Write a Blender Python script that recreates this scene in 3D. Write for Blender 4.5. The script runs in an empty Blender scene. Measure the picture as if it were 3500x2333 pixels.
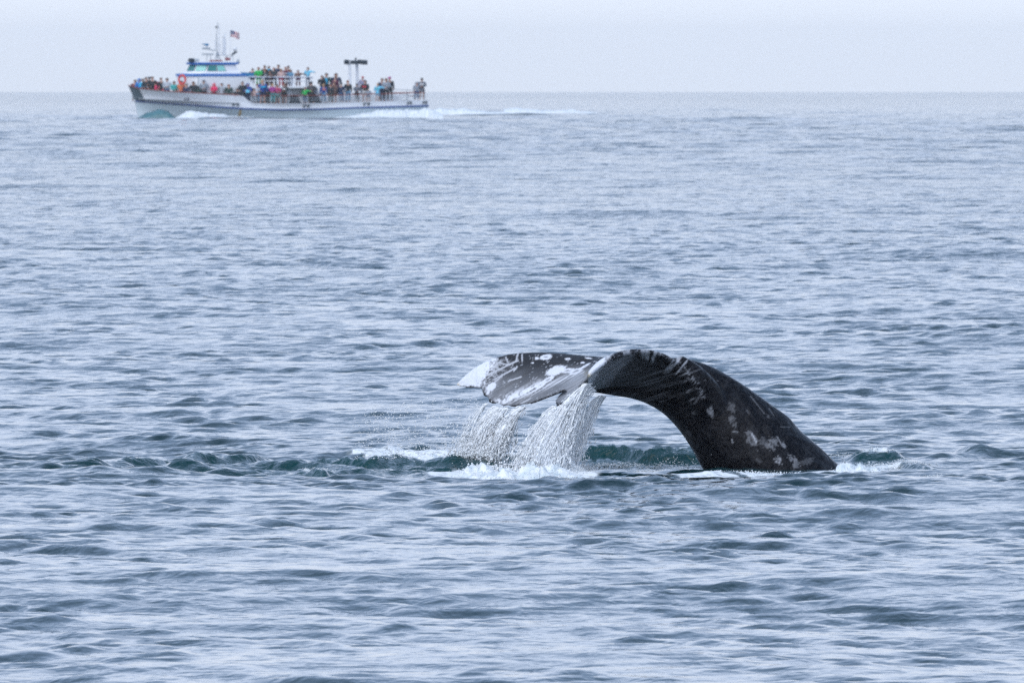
import bpy, bmesh, math, random
import numpy as np
from mathutils import Vector, Matrix, Euler
random.seed(7); RNG = np.random.default_rng(11)
S = bpy.context.scene
COL = S.collection
rad = math.radians

# ------------------------------------------------------------------ camera
F = 60000.0          # focal length in pixels of the 3500 px wide photograph
CAMH = 3.5           # eye height above the water, metres
HORIZ = 257.0        # picture row of the level line
RE = 7.4e6           # earth radius with refraction
cam_d = bpy.data.cameras.new('camera'); cam = bpy.data.objects.new('camera', cam_d); COL.objects.link(cam)
cam_d.sensor_width = 36.0; cam_d.lens = 36.0 * F / 3500.0
PITCH = math.atan((1166.5 - HORIZ) / F)
cam.location = (0, 0, CAMH)
cam.rotation_euler = (math.pi / 2 - PITCH, 0, 0)
cam_d.clip_start = 1.0; cam_d.clip_end = 60000.0
cam_d.dof.use_dof = True; cam_d.dof.focus_distance = 156.0; cam_d.dof.aperture_fstop = 25.0
S.camera = cam

# ------------------------------------------------------------------ sky and sun
SUN_EL, SUN_AZ = rad(44), rad(208)      # azimuth measured clockwise from +Y: behind the camera, to its left
w = bpy.data.worlds.new('World'); S.world = w; w.use_nodes = True
nt = w.node_tree; nt.nodes.clear()
def N(t, **k):
    n = nt.nodes.new(t)
    for a, b in k.items(): setattr(n, a, b)
    return n
sky = N('ShaderNodeTexSky', sky_type='NISHITA', sun_disc=False, sun_elevation=SUN_EL, sun_rotation=SUN_AZ)
sky.air_density = 1.0; sky.dust_density = 2.0; sky.ozone_density = 1.5
tc = N('ShaderNodeTexCoord'); sep = N('ShaderNodeSeparateXYZ')
cr = N('ShaderNodeValToRGB')                # the even marine layer: pale at the horizon, greyer blue overhead
e = cr.color_ramp.elements
e[0].position = 0.0; e[0].color = (.71, .765, .87, 1)
e[1].position = 1.0; e[1].color = (.15, .24, .37, 1)
m = cr.color_ramp.elements.new(.10); m.color = (.63, .735, .96, 1)
m = cr.color_ramp.elements.new(.28); m.color = (.34, .48, .74, 1)
noi = N('ShaderNodeTexNoise'); noi.inputs['Scale'].default_value = 3.0; noi.inputs['Detail'].default_value = 4
mp = N('ShaderNodeMapping'); mp.inputs['Scale'].default_value = (1, 1, 4)
mr = N('ShaderNodeMapRange'); mr.inputs['From Min'].default_value = .3; mr.inputs['From Max'].default_value = .7
mr.inputs['To Min'].default_value = .94; mr.inputs['To Max'].default_value = 1.05
ml = N('ShaderNodeVectorMath', operation='SCALE')
ml2 = N('ShaderNodeVectorMath', operation='SCALE'); ml2.inputs['Scale'].default_value = 10.0
mix = N('ShaderNodeMix', data_type='RGBA'); mix.inputs['Factor'].default_value = .88
bg = N('ShaderNodeBackground'); bg.inputs['Strength'].default_value = .1
wo = N('ShaderNodeOutputWorld'); L = nt.links.new
L(tc.outputs['Generated'], sep.inputs[0]); L(sep.outputs['Z'], cr.inputs[0])
L(tc.outputs['Generated'], mp.inputs['Vector']); L(mp.outputs[0], noi.inputs['Vector']); L(noi.outputs['Fac'], mr.inputs['Value'])
L(cr.outputs[0], ml.inputs[0]); L(mr.outputs[0], ml.inputs['Scale']); L(ml.outputs[0], ml2.inputs[0])
L(sky.outputs[0], mix.inputs['A']); L(ml2.outputs[0], mix.inputs['B']); L(mix.outputs['Result'], bg.inputs['Color'])
L(bg.outputs[0], wo.inputs['Surface'])

sd = bpy.data.lights.new('sun', 'SUN'); sun = bpy.data.objects.new('sun', sd); COL.objects.link(sun)
sd.energy = 1.5; sd.angle = rad(80); sd.color = (1, .985, .97)
sdir = Vector((math.sin(SUN_AZ) * math.cos(SUN_EL), math.cos(SUN_AZ) * math.cos(SUN_EL), math.sin(SUN_EL)))
sun.rotation_euler = (-sdir).to_track_quat('-Z', 'Y').to_euler()
sun.location = (0, 0, 30)

S.view_settings.view_transform = 'Standard'; S.view_settings.look = 'None'
S.view_settings.exposure = 0.55; S.view_settings.gamma = 1.0; S.view_settings.use_curve_mapping = False
S.render.engine = 'CYCLES'
S.cycles.use_denoising = False
S.cycles.max_bounces = 8; S.cycles.transparent_max_bounces = 8; S.cycles.volume_bounces = 3
S.cycles.caustics_reflective = False; S.cycles.caustics_refractive = False

# ------------------------------------------------------------------ helpers
def tag(o, label=None, cat=None, group=None, kind=None):
    if label: o['label'] = label
    if cat: o['category'] = cat
    if group: o['group'] = group
    if kind: o['kind'] = kind
    return o
def P(px, py, d):
    """the point seen at picture position (px, py) at distance d in front of the camera"""
    return Vector(((px - 1750.0) / F * d, d, CAMH - (py - HORIZ) / F * d))
def link(name, me, mat=None, parent=None):
    o = bpy.data.objects.new(name, me); COL.objects.link(o)
    if mat is not None:
        for mm in (mat if isinstance(mat, (list, tuple)) else [mat]): me.materials.append(mm)
    if parent is not None: o.parent = parent
    return o
def mesh_np(name, V, faces, smooth=True):
    """V (n,3); faces: list of int arrays (m,k)"""
    me = bpy.data.meshes.new(name)
    V = np.ascontiguousarray(V, dtype=np.float32)
    me.vertices.add(len(V)); me.vertices.foreach_set('co', V.ravel())
    faces = [np.asarray(f, dtype=np.int32) for f in faces if len(f)]
    loops = np.concatenate([f.ravel() for f in faces])
    tot = np.concatenate([np.full(len(f), f.shape[1], dtype=np.int32) for f in faces])
    st = np.concatenate([[0], np.cumsum(tot)[:-1]]).astype(np.int32)
    me.loops.add(len(loops)); me.loops.foreach_set('vertex_index', loops)
    me.polygons.add(len(tot)); me.polygons.foreach_set('loop_start', st); me.polygons.foreach_set('loop_total', tot)
    me.polygons.foreach_set('use_smooth', np.full(len(tot), smooth, dtype=bool))
    me.update(calc_edges=True); me.validate()
    return me
def attr(me, name, vals, kind='FLOAT'):
    a = me.attributes.new(name, kind, 'POINT')
    if kind == 'FLOAT': a.data.foreach_set('value', np.ascontiguousarray(vals, dtype=np.float32))
    else: a.data.foreach_set('color', np.ascontiguousarray(vals, dtype=np.float32).ravel())
def _hash(ix, iy, s):
    n = (ix.astype(np.int64) * 374761393 + iy.astype(np.int64) * 668265263 + s * 1442695041) & 0xffffffff
    n = ((n ^ (n >> 13)) * 1274126177) & 0xffffffff
    n = n ^ (n >> 16)
    return (n & 0xffffff) / float(0xffffff)
def vnoise(x, y, s=0):
    ix = np.floor(x); iy = np.floor(y); fx = x - ix; fy = y - iy
    fx = fx * fx * (3 - 2 * fx); fy = fy * fy * (3 - 2 * fy)
    a = _hash(ix, iy, s); b = _hash(ix + 1, iy, s); c = _hash(ix, iy + 1, s); d = _hash(ix + 1, iy + 1, s)
    return (a * (1 - fx) + b * fx) * (1 - fy) + (c * (1 - fx) + d * fx) * fy
def fbm(x, y, o=4, s=0):
    r = 0; a = .5; t = 0
    for i in range(o):
        r = r + a * vnoise(x * 2 ** i, y * 2 ** i, s + i * 17); t += a; a *= .5
    return r / t
def sstep(a, b, x):
    t = np.clip((x - a) / (b - a), 0, 1); return t * t * (3 - 2 * t)

def pmat(name, col, rough=.5, metal=0, spec=None, **k):
    m = bpy.data.materials.new(name); m.use_nodes = True
    b = m.node_tree.nodes['Principled BSDF']
    b.inputs['Base Color'].default_value = (*col, 1); b.inputs['Roughness'].default_value = rough
    b.inputs['Metallic'].default_value = metal
    if spec is not None: b.inputs['Specular IOR Level'].default_value = spec
    for a, v in k.items(): b.inputs[a.replace('_', ' ')].default_value = v
    return m
def worn(name, col, rough=.4, var=.12, scale=1.5, bump=.0):
    """painted or woven surface with uneven tone"""
    m = pmat(name, col, rough); t = m.node_tree; b = t.nodes['Principled BSDF']
    c = t.nodes.new('ShaderNodeTexCoord'); n = t.nodes.new('ShaderNodeTexNoise')
    n.inputs['Scale'].default_value = scale; n.inputs['Detail'].default_value = 5
    r = t.nodes.new('ShaderNodeMapRange'); r.inputs['From Min'].default_value = .3; r.inputs['From Max'].default_value = .7
    r.inputs['To Min'].default_value = 1 - var; r.inputs['To Max'].default_value = 1 + var * .4
    v = t.nodes.new('ShaderNodeVectorMath'); v.operation = 'SCALE'; v.inputs[0].default_value = col
    t.links.new(c.outputs['Object'], n.inputs['Vector']); t.links.new(n.outputs['Fac'], r.inputs['Value'])
    t.links.new(r.outputs[0], v.inputs['Scale']); t.links.new(v.outputs[0], b.inputs['Base Color'])
    return m
# ------------------------------------------------------------------ the sea
def plane_pt(px, py):
    """world x, y of the point of the still water seen at (px, py)"""
    d = F * CAMH / (py - HORIZ)
    return (px - 1750.0) / F * d, d
WAVES = []
def add_band(n, l0, l1, slope, spread, main):
    rs = np.random.RandomState(int(l0 * 977) + n)
    for i in range(n):
        lam = l0 * (l1 / l0) ** ((i + rs.rand()) / n)
        th = main + rs.randn() * spread
        k = 2 * math.pi / lam
        s = slope * math.sqrt(2.0 / n) * (.6 + .8 * rs.rand())
        WAVES.append((lam, k * math.sin(th), k * math.cos(th), s / k, rs.rand() * 6.2832))
WIND = rad(188)
add_band(7, 11.0, 30.0, .014, .35, WIND + rad(30))
add_band(12, 3.5, 11.0, .022, .5, WIND)
add_band(20, .8, 3.5, .034, .55, WIND)
add_band(40, .25, .8, .105, .62, WIND)
add_band(20, .14, .25, .070, .8, WIND)

NEARN = len(WAVES)
add_band(26, 2.0, 12.0, .085, .8, WIND)      # seen only where the mesh is too wide for the short waves
# ridges the whale raised: (start px,py  end px,py  height  front width  back width  roughness)
RIDGES = [
    (1930, 1580, 2450, 1592, .115, .10, .9, 1.0),
    (1960, 1556, 2260, 1560, .050, .14, 1.0, .5),
    (1040, 1592, 1640, 1600, .085, .14, .9, .9),
    (1180, 1542, 1500, 1534, .070, .16, .9, .4),
    (620, 1592, 940, 1580, .085, .18, 1.1, .7),
    (380, 1606, 720, 1590, .075, .20, 1.1, .6),
    (150, 1618, 460, 1610, .060, .22, 1.1, .4),
    (-60, 1600, 260, 1604, .045, .24, 1.1, .2),
    (820, 1596, 1120, 1600, .075, .18, .9, .7),
    (1010, 1616, 1130, 1620, .060, .10, .5, 1.0),
    (1560, 1600, 2000, 1604, .060, .14, .8, .8),
    (2900, 1592, 3090, 1594, .085, .12, .6, .9),
    (3060, 1600, 3230, 1614, .045, .14, .7, .4),
    (3180, 1586, 3400, 1578, .060, .24, 1.2, .1),
    (3260, 1574, 3560, 1580, .085, .26, 1.2, .1),
    (2180, 1628, 2560, 1624, .050, .15, .8, .3),
    (60, 1628, 780, 1602, .060, .26, 1.0, .15),
    (540, 1586, 1120, 1582, .055, .24, 1.0, .2),
    (280, 1652, 620, 1650, .035, .14, .8, .2),
]
_r = np.random.RandomState(4)
for _i in range(16):
    _px = 130 + 1500 * _i / 16 + _r.rand() * 60; _py = 1628 - 45 * (_px / 1600) + _r.rand() * 34 - 14; _w = 170 + 150 * _r.rand()
    RIDGES.append((_px, _py, _px + _w, _py + _r.randn() * 5, .028 + .024 * _r.rand(), .13, .7, .3 + .5 * _r.rand()))
def local_relief(x, y):
    """height added by the whale's wash and, second, how broken the surface is there"""
    h = np.zeros_like(x); tb = np.zeros_like(x)
    wob = (fbm(x * 1.6, y * .0 + 3.1, 3, 5) - .5)
    for i, (ax, ay, bx, by, H, wf, wb, ro) in enumerate(RIDGES):
        x0, y0 = plane_pt(ax, ay); x1, y1 = plane_pt(bx, by)
        t = (x - x0) / (x1 - x0)
        yc = y0 + (y1 - y0) * np.clip(t, -.3, 1.3) + wob * 1.1 + (fbm(x * 2.2 + i * 7, y * .3, 2, i) - .5) * .3
        env = sstep(-.14, .22, t) * sstep(1.14, .78, t)
        env = env * (.75 + .5 * fbm(x * 2.3 + 11 * i, x * 0 + i, 3, 31))
        u = y - yc
        prof = np.where(u < 0, np.exp(-(u / wf) ** 2), np.exp(-(u / wb) ** 2))
        h += H * .95 * env * prof
        tb = np.maximum(tb, ro * env * np.exp(-(u / (wb * 1.1)) ** 2))
    # the smooth foreground swell in front of the wash
    for (cx, cy, rx, ry, H) in ((150, 1660, 1.5, 2.6, .07), (1500, 1690, 3.2, 3.0, .035), (2950, 1668, 1.7, 2.2, .05)):
        x0, y0 = plane_pt(cx, cy)
        h += H * np.exp(-((x - x0) / rx) ** 2 - ((y - y0) / ry) ** 2)
    return h, tb
def near_whale(x, y):
    x0, y0 = plane_pt(1900, 1590)
    return np.exp(-((x - x0) / 4.2) ** 4 - ((y - y0) / 2.4) ** 4)

def sea_z(x, y, dx=None):
    h = np.zeros_like(x)
    if dx is None: dx = np.full_like(x, .03)
    # patches where the breeze roughens or calms the water
    gust = .62 + .80 * fbm(x * .11 + 40, y * .035 + 9, 3, 3)
    calm = (1 - .35 * near_whale(x, y)) * (.80 + .20 * sstep(118, 150, y))
    # short waves come in groups: mostly slack water, here and there a steep little crest
    grp = fbm(x * 1.15 + y * .1, y * .6 + 50, 3, 19)
    grp = np.clip(.68 + 5.6 * (grp - .45), .6, 1.95)
    g2 = fbm(x * 2.4 + 5, y * 1.2 + 20, 3, 29); g2 = np.clip(.5 + 5.5 * (g2 - .46), .4, 1.8)
    for wi, (lam, kx, ky, a, ph) in enumerate(WAVES):
        wgt = sstep(1.6, 3.2, lam / dx)
        if wi >= NEARN: wgt = wgt * (1 - sstep(6, 16, lam / dx)) * sstep(350, 900, y) * sstep(3500, 1800, y) * gust
        elif lam < 3.5: wgt = wgt * gust
        if lam < .8: wgt = wgt * (grp if lam > .40 else .5 * grp + .5 * g2)
        if lam < .8: wgt = wgt * calm
        s = np.sin(kx * x + ky * y + ph)
        h += wgt * a * (s if lam > 3.5 else s + .22 * (s * s - .5) * 2)
    near = (y > 140) & (y < 168)
    if near.any():
        lh, tb = local_relief(x[near], y[near])
        xx = x[near]; yy = y[near]
        lump = fbm(xx * 6, yy * 8, 4, 71)
        rg = 1 - np.abs(2 * fbm(xx * 5 + 9, yy * 6.5, 3, 83) - 1)
        h[near] += lh + tb * ((lump - .5) * .085 + (rg - .6) * .05)
    return h

def sea_blocks():
    def fan(n, half, margin):
        c = np.linspace(-half, half, n + 1)
        g = half + np.cumsum(half / n * 2 * 1.9 ** np.arange(1, margin + 1))
        return np.concatenate([-g[::-1], c, g])
    A1 = fan(284, .0332, 8); A0 = A1[::2]
    A2 = np.empty(len(A1) * 2 - 1); A2[::2] = A1; A2[1::2] = (A1[1:] + A1[:-1]) / 2
    def rows(d0, d1, fn):
        r = [d0]
        while r[-1] < d1: r.append(r[-1] + fn(r[-1]))
        return np.array(r)
    out = []
    out.append((rows(3, 95, lambda d: 3.0), A0))
    d = out[-1][0][-1] + .2
    out.append((rows(d, 147.5, lambda d: .095), A1))
    d = out[-1][0][-1] + .045
    out.append((rows(d, 168, lambda d: .052), A2))
    d = out[-1][0][-1] + .08
    out.append((rows(d, 300, lambda d: .098 + .047 * (d - 168) / 132), A1))
    d = out[-1][0][-1] + .12
    out.append((rows(d, 650, lambda d: .15 * (d / 300) ** 1.3), A1))
    d = out[-1][0][-1] + .35
    out.append((rows(d, 1500, lambda d: .35 * (d / 650) ** 2.2), A0))
    d = out[-1][0][-1] + 3
    out.append((rows(d, 14000, lambda d: 3.0 * (d / 1500) ** 1.7), A0))
    return out
def build_sea(mat):
    V = []; Q = []; PG = []; base = 0; prev = None; DX = []
    for rws, ang in sea_blocks():
        nr, nc = len(rws), len(ang)
        D, A = np.meshgrid(rws, ang, indexing='ij')
        x = D * np.tan(A); y = D
        dr = np.gradient(rws)[:, None] * np.ones_like(A)
        dc = np.abs(np.gradient(ang))[None, :] * D
        V.append(np.stack([x.ravel(), y.ravel(), np.zeros(x.size)], 1)); DX.append(np.maximum(dr, dc).ravel())
        idx = base + np.arange(nr * nc).reshape(nr, nc)
        Q.append(np.stack([idx[:-1, :-1], idx[:-1, 1:], idx[1:, 1:], idx[1:, :-1]], -1).reshape(-1, 4))
        first = idx[0]
        if prev is not None:
            a, b = prev, first
            if len(a) == len(b):
                Q.append(np.stack([a[:-1], a[1:], b[1:], b[:-1]], -1))
            elif len(b) > len(a):
                PG.append(np.stack([a[:-1], a[1:], b[2::2], b[1::2], b[:-2:2]], -1))
            else:
                PG.append(np.stack([a[:-2:2], a[1::2], a[2::2], b[1:], b[:-1]], -1))
        prev = idx[-1]; base += nr * nc
    V = np.concatenate(V); DX = np.concatenate(DX)
    x, y = V[:, 0].copy(), V[:, 1].copy()
    V[:, 2] = sea_z(x, y, DX) - (x * x + y * y) / (2 * RE)
    me = mesh_np('sea', V, [np.concatenate(Q)] + ([np.concatenate(PG)] if PG else []))
    # foam mask: froth floating on the wash, thicker where the falls land
    fm = np.zeros(len(V), dtype=np.float32)
    nr = (y > 140) & (y < 168)
    xx, yy = x[nr], y[nr]; f = np.zeros_like(xx)
    for (cx, cy, rx, ry, s) in FOAM_SPOTS:
        x0, y0 = plane_pt(cx, cy)
        f = np.maximum(f, s * np.exp(-((xx - x0) / rx) ** 2 - ((yy - y0) / ry) ** 2))
    fil = 1 - np.abs(2 * fbm(xx * 4.2, yy * 1.4, 4, 201) - 1)
    f = np.clip(f * 1.25 - .55 + (fil - .62) * 1.7 * sstep(.05, .4, f), 0, 1)
    fm[nr] = sstep(.0, .3, f)
    attr(me, 'foam', fm)
    tb = np.zeros(len(V), dtype=np.float32); tb[nr] = local_relief(xx, yy)[1]
    attr(me, 'broken', tb); attr(me, 'far', sstep(250, 1500, y)); attr(me, 'mid', sstep(180, 520, y))
    o = link('sea', me, mat); o['kind'] = 'structure'
    tag(o, 'blue grey rippled open sea reaching to the hazy horizon', 'water')
    return o
FOAM_SPOTS = [   # px, py, radius across, radius in depth (m), strength
    (1250, 1556, .55, .8, .62), (1420, 1545, .55, .8, .95), (1590, 1548, .5, .9, 1.0), (1700, 1565, .5, .9, .8),
    (1650, 1612, .45, .8, .95), (1780, 1618, .5, .9, 1.1), (1880, 1618, .4, .9, 1.1), (1500, 1628, .5, .4, .6),
    (2480, 1628, .5, .6, .8), (2650, 1624, .55, .6, 1.0), (2800, 1630, .45, .6, 1.1), (2900, 1618, .35, .7, 1.1),
    (2980, 1604, .25, .5, .7), (1090, 1608, .16, .3, .9), (2180, 1600, .6, .5, .5), (700, 1570, .5, .3, .35),
]

def sea_material():
    m = bpy.data.materials.new('sea_water'); m.use_nodes = True; t = m.node_tree; b = t.nodes['Principled BSDF']
    n = lambda k, **q: _n(t, k, q)
    b.inputs['IOR'].default_value = 1.333; b.inputs['Roughness'].default_value = .05
    geo = n('ShaderNodeNewGeometry')
    # bump: capillary ripples on top of the modelled waves
    def ripple(scale, stretch, detail, dist, prev=None, strength=1.0):
        mp = n('ShaderNodeMapping'); mp.inputs['Scale'].default_value = (scale, scale * stretch, scale)
        mp.inputs['Rotation'].default_value = (0, 0, rad(8))
        t.links.new(geo.outputs['Position'], mp.inputs['Vector'])
        tx = n('ShaderNodeTexNoise'); tx.inputs['Scale'].default_value = 1; tx.inputs['Detail'].default_value = detail
        tx.inputs['Roughness'].default_value = .55; tx.inputs['Distortion'].default_value = .3
        t.links.new(mp.outputs[0], tx.inputs['Vector'])
        bp = n('ShaderNodeBump'); bp.inputs['Strength'].default_value = strength; bp.inputs['Distance'].default_value = dist
        t.links.new(tx.outputs['Fac'], bp.inputs['Height'])
        if prev is not None: t.links.new(prev.outputs[0], bp.inputs['Normal'])
        return bp
    b1 = ripple(9.0, .9, 3, .006)
    b2 = ripple(3.2, .6, 3, .02, b1)
    b3 = ripple(.9, .6, 2, .06, b2)
    af = n('ShaderNodeAttribute', attribute_name='far')
    dm = n('ShaderNodeMapRange'); dm.inputs['To Min'].default_value = .03; dm.inputs['To Max'].default_value = .40
    t.links.new(af.outputs['Fac'], dm.inputs['Value']); t.links.new(dm.outputs[0], b3.inputs['Distance'])
    a2 = n('ShaderNodeAttribute', attribute_name='mid')
    d2 = n('ShaderNodeMapRange'); d2.inputs['To Min'].default_value = .040; d2.inputs['To Max'].default_value = .13
    t.links.new(a2.outputs['Fac'], d2.inputs['Value']); t.links.new(d2.outputs[0], b2.inputs['Distance'])
    a3 = n('ShaderNodeAttribute', attribute_name='broken')
    d3 = n('ShaderNodeMapRange'); d3.inputs['To Min'].default_value = .006; d3.inputs['To Max'].default_value = .05
    t.links.new(a3.outputs['Fac'], d3.inputs['Value']); t.links.new(d3.outputs[0], b1.inputs['Distance'])
    t.links.new(b3.outputs[0], b.inputs['Normal'])
    # water body: deep green teal, paler where air is beaten in; white froth
    at = n('ShaderNodeAttribute', attribute_name='foam'); ab = n('ShaderNodeAttribute', attribute_name='broken')
    fn = n('ShaderNodeTexNoise'); fn.inputs['Scale'].default_value = 14; fn.inputs['Detail'].default_value = 6
    t.links.new(geo.outputs['Position'], fn.inputs['Vector'])
    rr = n('ShaderNodeMapRange'); rr.inputs['From Min'].default_value = .35; rr.inputs['From Max'].default_value = .62
    t.links.new(fn.outputs['Fac'], rr.inputs['Value'])
    mu = n('ShaderNodeMath', operation='MULTIPLY'); t.links.new(at.outputs['Fac'], mu.inputs[0]); t.links.new(rr.outputs[0], mu.inputs[1])
    ad = n('ShaderNodeMath', operation='MULTIPLY_ADD'); t.links.new(at.outputs['Fac'], ad.inputs[0]); ad.inputs[1].default_value = .55
    t.links.new(mu.outputs[0], ad.inputs[2]); ad.use_clamp = True
    c1 = n('ShaderNodeMix', data_type='RGBA'); c1.inputs['A'].default_value = (.002, .022, .028, 1); c1.inputs['B'].default_value = (.004, .052, .055, 1)
    m8 = n('ShaderNodeMath', operation='MULTIPLY'); m8.inputs[1].default_value = .7; t.links.new(ab.outputs['Fac'], m8.inputs[0])
    t.links.new(m8.outputs[0], c1.inputs['Factor'])
    c2 = n('ShaderNodeMix', data_type='RGBA'); c2.inputs['B'].default_value = (.80, .84, .88, 1)
    t.links.new(c1.outputs['Result'], c2.inputs['A']); t.links.new(ad.outputs[0], c2.inputs['Factor'])
    t.links.new(c2.outputs['Result'], b.inputs['Base Color'])
    r2 = n('ShaderNodeMapRange'); r2.inputs['To Min'].default_value = .05; r2.inputs['To Max'].default_value = .7
    t.links.new(ad.outputs[0], r2.inputs['Value']); t.links.new(r2.outputs[0], b.inputs['Roughness'])
    return m
def _n(t, k, q):
    x = t.nodes.new(k)
    for a, b in q.items(): setattr(x, a, b)
    return x
SEA_MAT = sea_material()
sea = build_sea(SEA_MAT)

# the air: thin marine haze
def haze():
    bm = bmesh.new(); bmesh.ops.create_cube(bm, size=1)
    me = bpy.data.meshes.new('haze'); 
    for v in bm.verts: v.co = ((v.co.x) * 36000, v.co.y * 15200 + 7200, v.co.z * 66 + 9)
    bm.to_mesh(me); bm.free()
    m = bpy.data.materials.new('haze_air'); m.use_nodes = True; t = m.node_tree; t.nodes.clear()
    o = t.nodes.new('ShaderNodeOutputMaterial'); v = t.nodes.new('ShaderNodeVolumePrincipled')
    v.inputs['Color'].default_value = (.95, .97, 1, 1); v.inputs['Density'].default_value = 4.6e-5
    t.links.new(v.outputs[0], o.inputs['Volume'])
    h = link('haze', me, m); h['kind'] = 'stuff'
    tag(h, 'pale blue marine haze thinning the far sea and boat', 'haze')
haze()
# ------------------------------------------------------------------ the whale's tail
DW = 156.0
SW = F / DW                               # pixels per metre at the whale
def W(px, py, dy):
    """whale control point: picture position on the whale's plane, pushed dy metres away (+) or nearer (-)"""
    return np.array([(px - 1750.0) / SW, DW + dy, CAMH - (py - HORIZ) / SW])
def catmull(pts, n):
    """sample a Catmull-Rom curve through rows of pts (with leading parameter column) at n places"""
    pts = np.array(pts, float); t = pts[:, 0]; v = pts[:, 1:]
    out = []
    for s in np.linspace(t[0], t[-1], n):
        i = min(max(np.searchsorted(t, s, side='right') - 1, 0), len(t) - 2)
        u = (s - t[i]) / (t[i + 1] - t[i]); h = t[i + 1] - t[i]
        m0 = (v[i + 1] - v[i - 1]) / (t[i + 1] - t[i - 1]) * h if i > 0 else (v[i + 1] - v[i])
        m1 = (v[i + 2] - v[i]) / (t[i + 2] - t[i]) * h if i + 2 < len(t) else (v[i + 1] - v[i])
        u2, u3 = u * u, u * u * u
        out.append((2 * u3 - 3 * u2 + 1) * v[i] + (u3 - 2 * u2 + u) * m0 + (-2 * u3 + 3 * u2) * v[i + 1] + (u3 - u2) * m1)
    return np.array(out)
# span parameter: -1 far tip, 0 midline, +1 near tip
# columns: s, leading edge (px,py,dy), trailing edge (px,py,dy), camber control (px,py,dy), thickness
FL = [
    (-1.00, 1558, 1320, .95, 1562, 1323, .94, 1560, 1321, .945, .030),
    (-.95, 1592, 1288, .93, 1574, 1329, .90, 1582, 1304, .93, .050),
    (-.88, 1650, 1248, .88, 1606, 1332, .80, 1622, 1284, .86, .070),
    (-.78, 1728, 1220, .80, 1638, 1334, .68, 1668, 1266, .76, .085),
    (-.68, 1810, 1210, .72, 1660, 1358, .55, 1712, 1272, .66, .095),
    (-.57, 1895, 1210, .62, 1682, 1379, .44, 1764, 1280, .54, .105),
    (-.45, 1980, 1218, .50, 1738, 1393, .32, 1828, 1280, .42, .12),
    (-.32, 2080, 1226, .38, 1806, 1383, .20, 1905, 1278, .30, .14),
    (-.18, 2210, 1228, .25, 1880, 1356, .08, 2005, 1262, .17, .17),
    (-.05, 2330, 1236, .10, 1930, 1334, .00, 2080, 1245, .04, .20),
    (.04, 2390, 1275, -.06, 1925, 1338, -.03, 2110, 1245, -.04, .20),
    (.14, 2405, 1340, -.22, 1892, 1372, -.10, 2120, 1248, -.14, .16),
    (.25, 2375, 1298, -.34, 1908, 1384, -.22, 2108, 1240, -.28, .13),
    (.38, 2325, 1243, -.50, 1942, 1368, -.38, 2095, 1228, -.46, .11),
    (.52, 2262, 1205, -.68, 1966, 1343, -.56, 2080, 1212, -.66, .10),
    (.65, 2195, 1193, -.84, 1984, 1324, -.74, 2055, 1208, -.84, .095),
    (.78, 2135, 1200, -1.0, 1990, 1306, -.92, 2035, 1222, -1.0, .09),
    (.88, 2084, 1222, -1.12, 2000, 1296, -1.07, 2024, 1240, -1.12, .08),
    (.95, 2046, 1246, -1.20, 2004, 1287, -1.17, 2014, 1258, -1.20, .06),
    (1.0, 2014, 1272, -1.25, 2007, 1281, -1.24, 2010, 1275, -1.25, .035),
]
def fluke_mesh(ns=150, nc=30):
    R = catmull(FL, ns)
    C = .5 - .5 * np.cos(np.linspace(0, math.pi, nc))      # denser at both edges
    mid = np.zeros((ns, nc, 3)); th = np.zeros((ns, nc))
    for i, r in enumerate(R):
        a, b, c = W(*r[0:3]), W(*r[3:6]), W(*r[6:9])
        s = -1 + 2 * i / (ns - 1)
        rag = (fbm(np.array([s * 34.]), np.array([2.]), 4, 5)[0] - .5) * .09 * sstep(0, .15, abs(abs(s) - 1))
        b = b + (b - a) * rag
        for j, t in enumerate(C):
            mid[i, j] = (1 - t) ** 2 * a + 2 * t * (1 - t) * c + t * t * b
            th[i, j] = r[9] * 2.6 * (.2969 * math.sqrt(t) - .126 * t - .3516 * t * t + .2843 * t ** 3 - .1036 * t ** 4) + .007
    ds = np.gradient(mid, axis=0); dc = np.gradient(mid, axis=1)
    n = np.cross(ds, dc); n /= np.linalg.norm(n, axis=2, keepdims=True) + 1e-9
    up = mid + n * th[..., None]; dn = mid - n * th[..., None]
    V = np.concatenate([up.reshape(-1, 3), dn.reshape(-1, 3)])
    g = np.arange(ns * nc).reshape(ns, nc); h = g + ns * nc
    f = [np.stack([g[:-1, :-1], g[1:, :-1], g[1:, 1:], g[:-1, 1:]], -1).reshape(-1, 4),
         np.stack([h[:-1, :-1], h[:-1, 1:], h[1:, 1:], h[1:, :-1]], -1).reshape(-1, 4)]
    def strip(a, b): return np.stack([a[:-1], a[1:], b[1:], b[:-1]], -1)
    f += [strip(h[:, 0], g[:, 0]), strip(g[:, -1], h[:, -1]), strip(g[0], h[0]), strip(h[-1], g[-1])]
    return V, f
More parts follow.
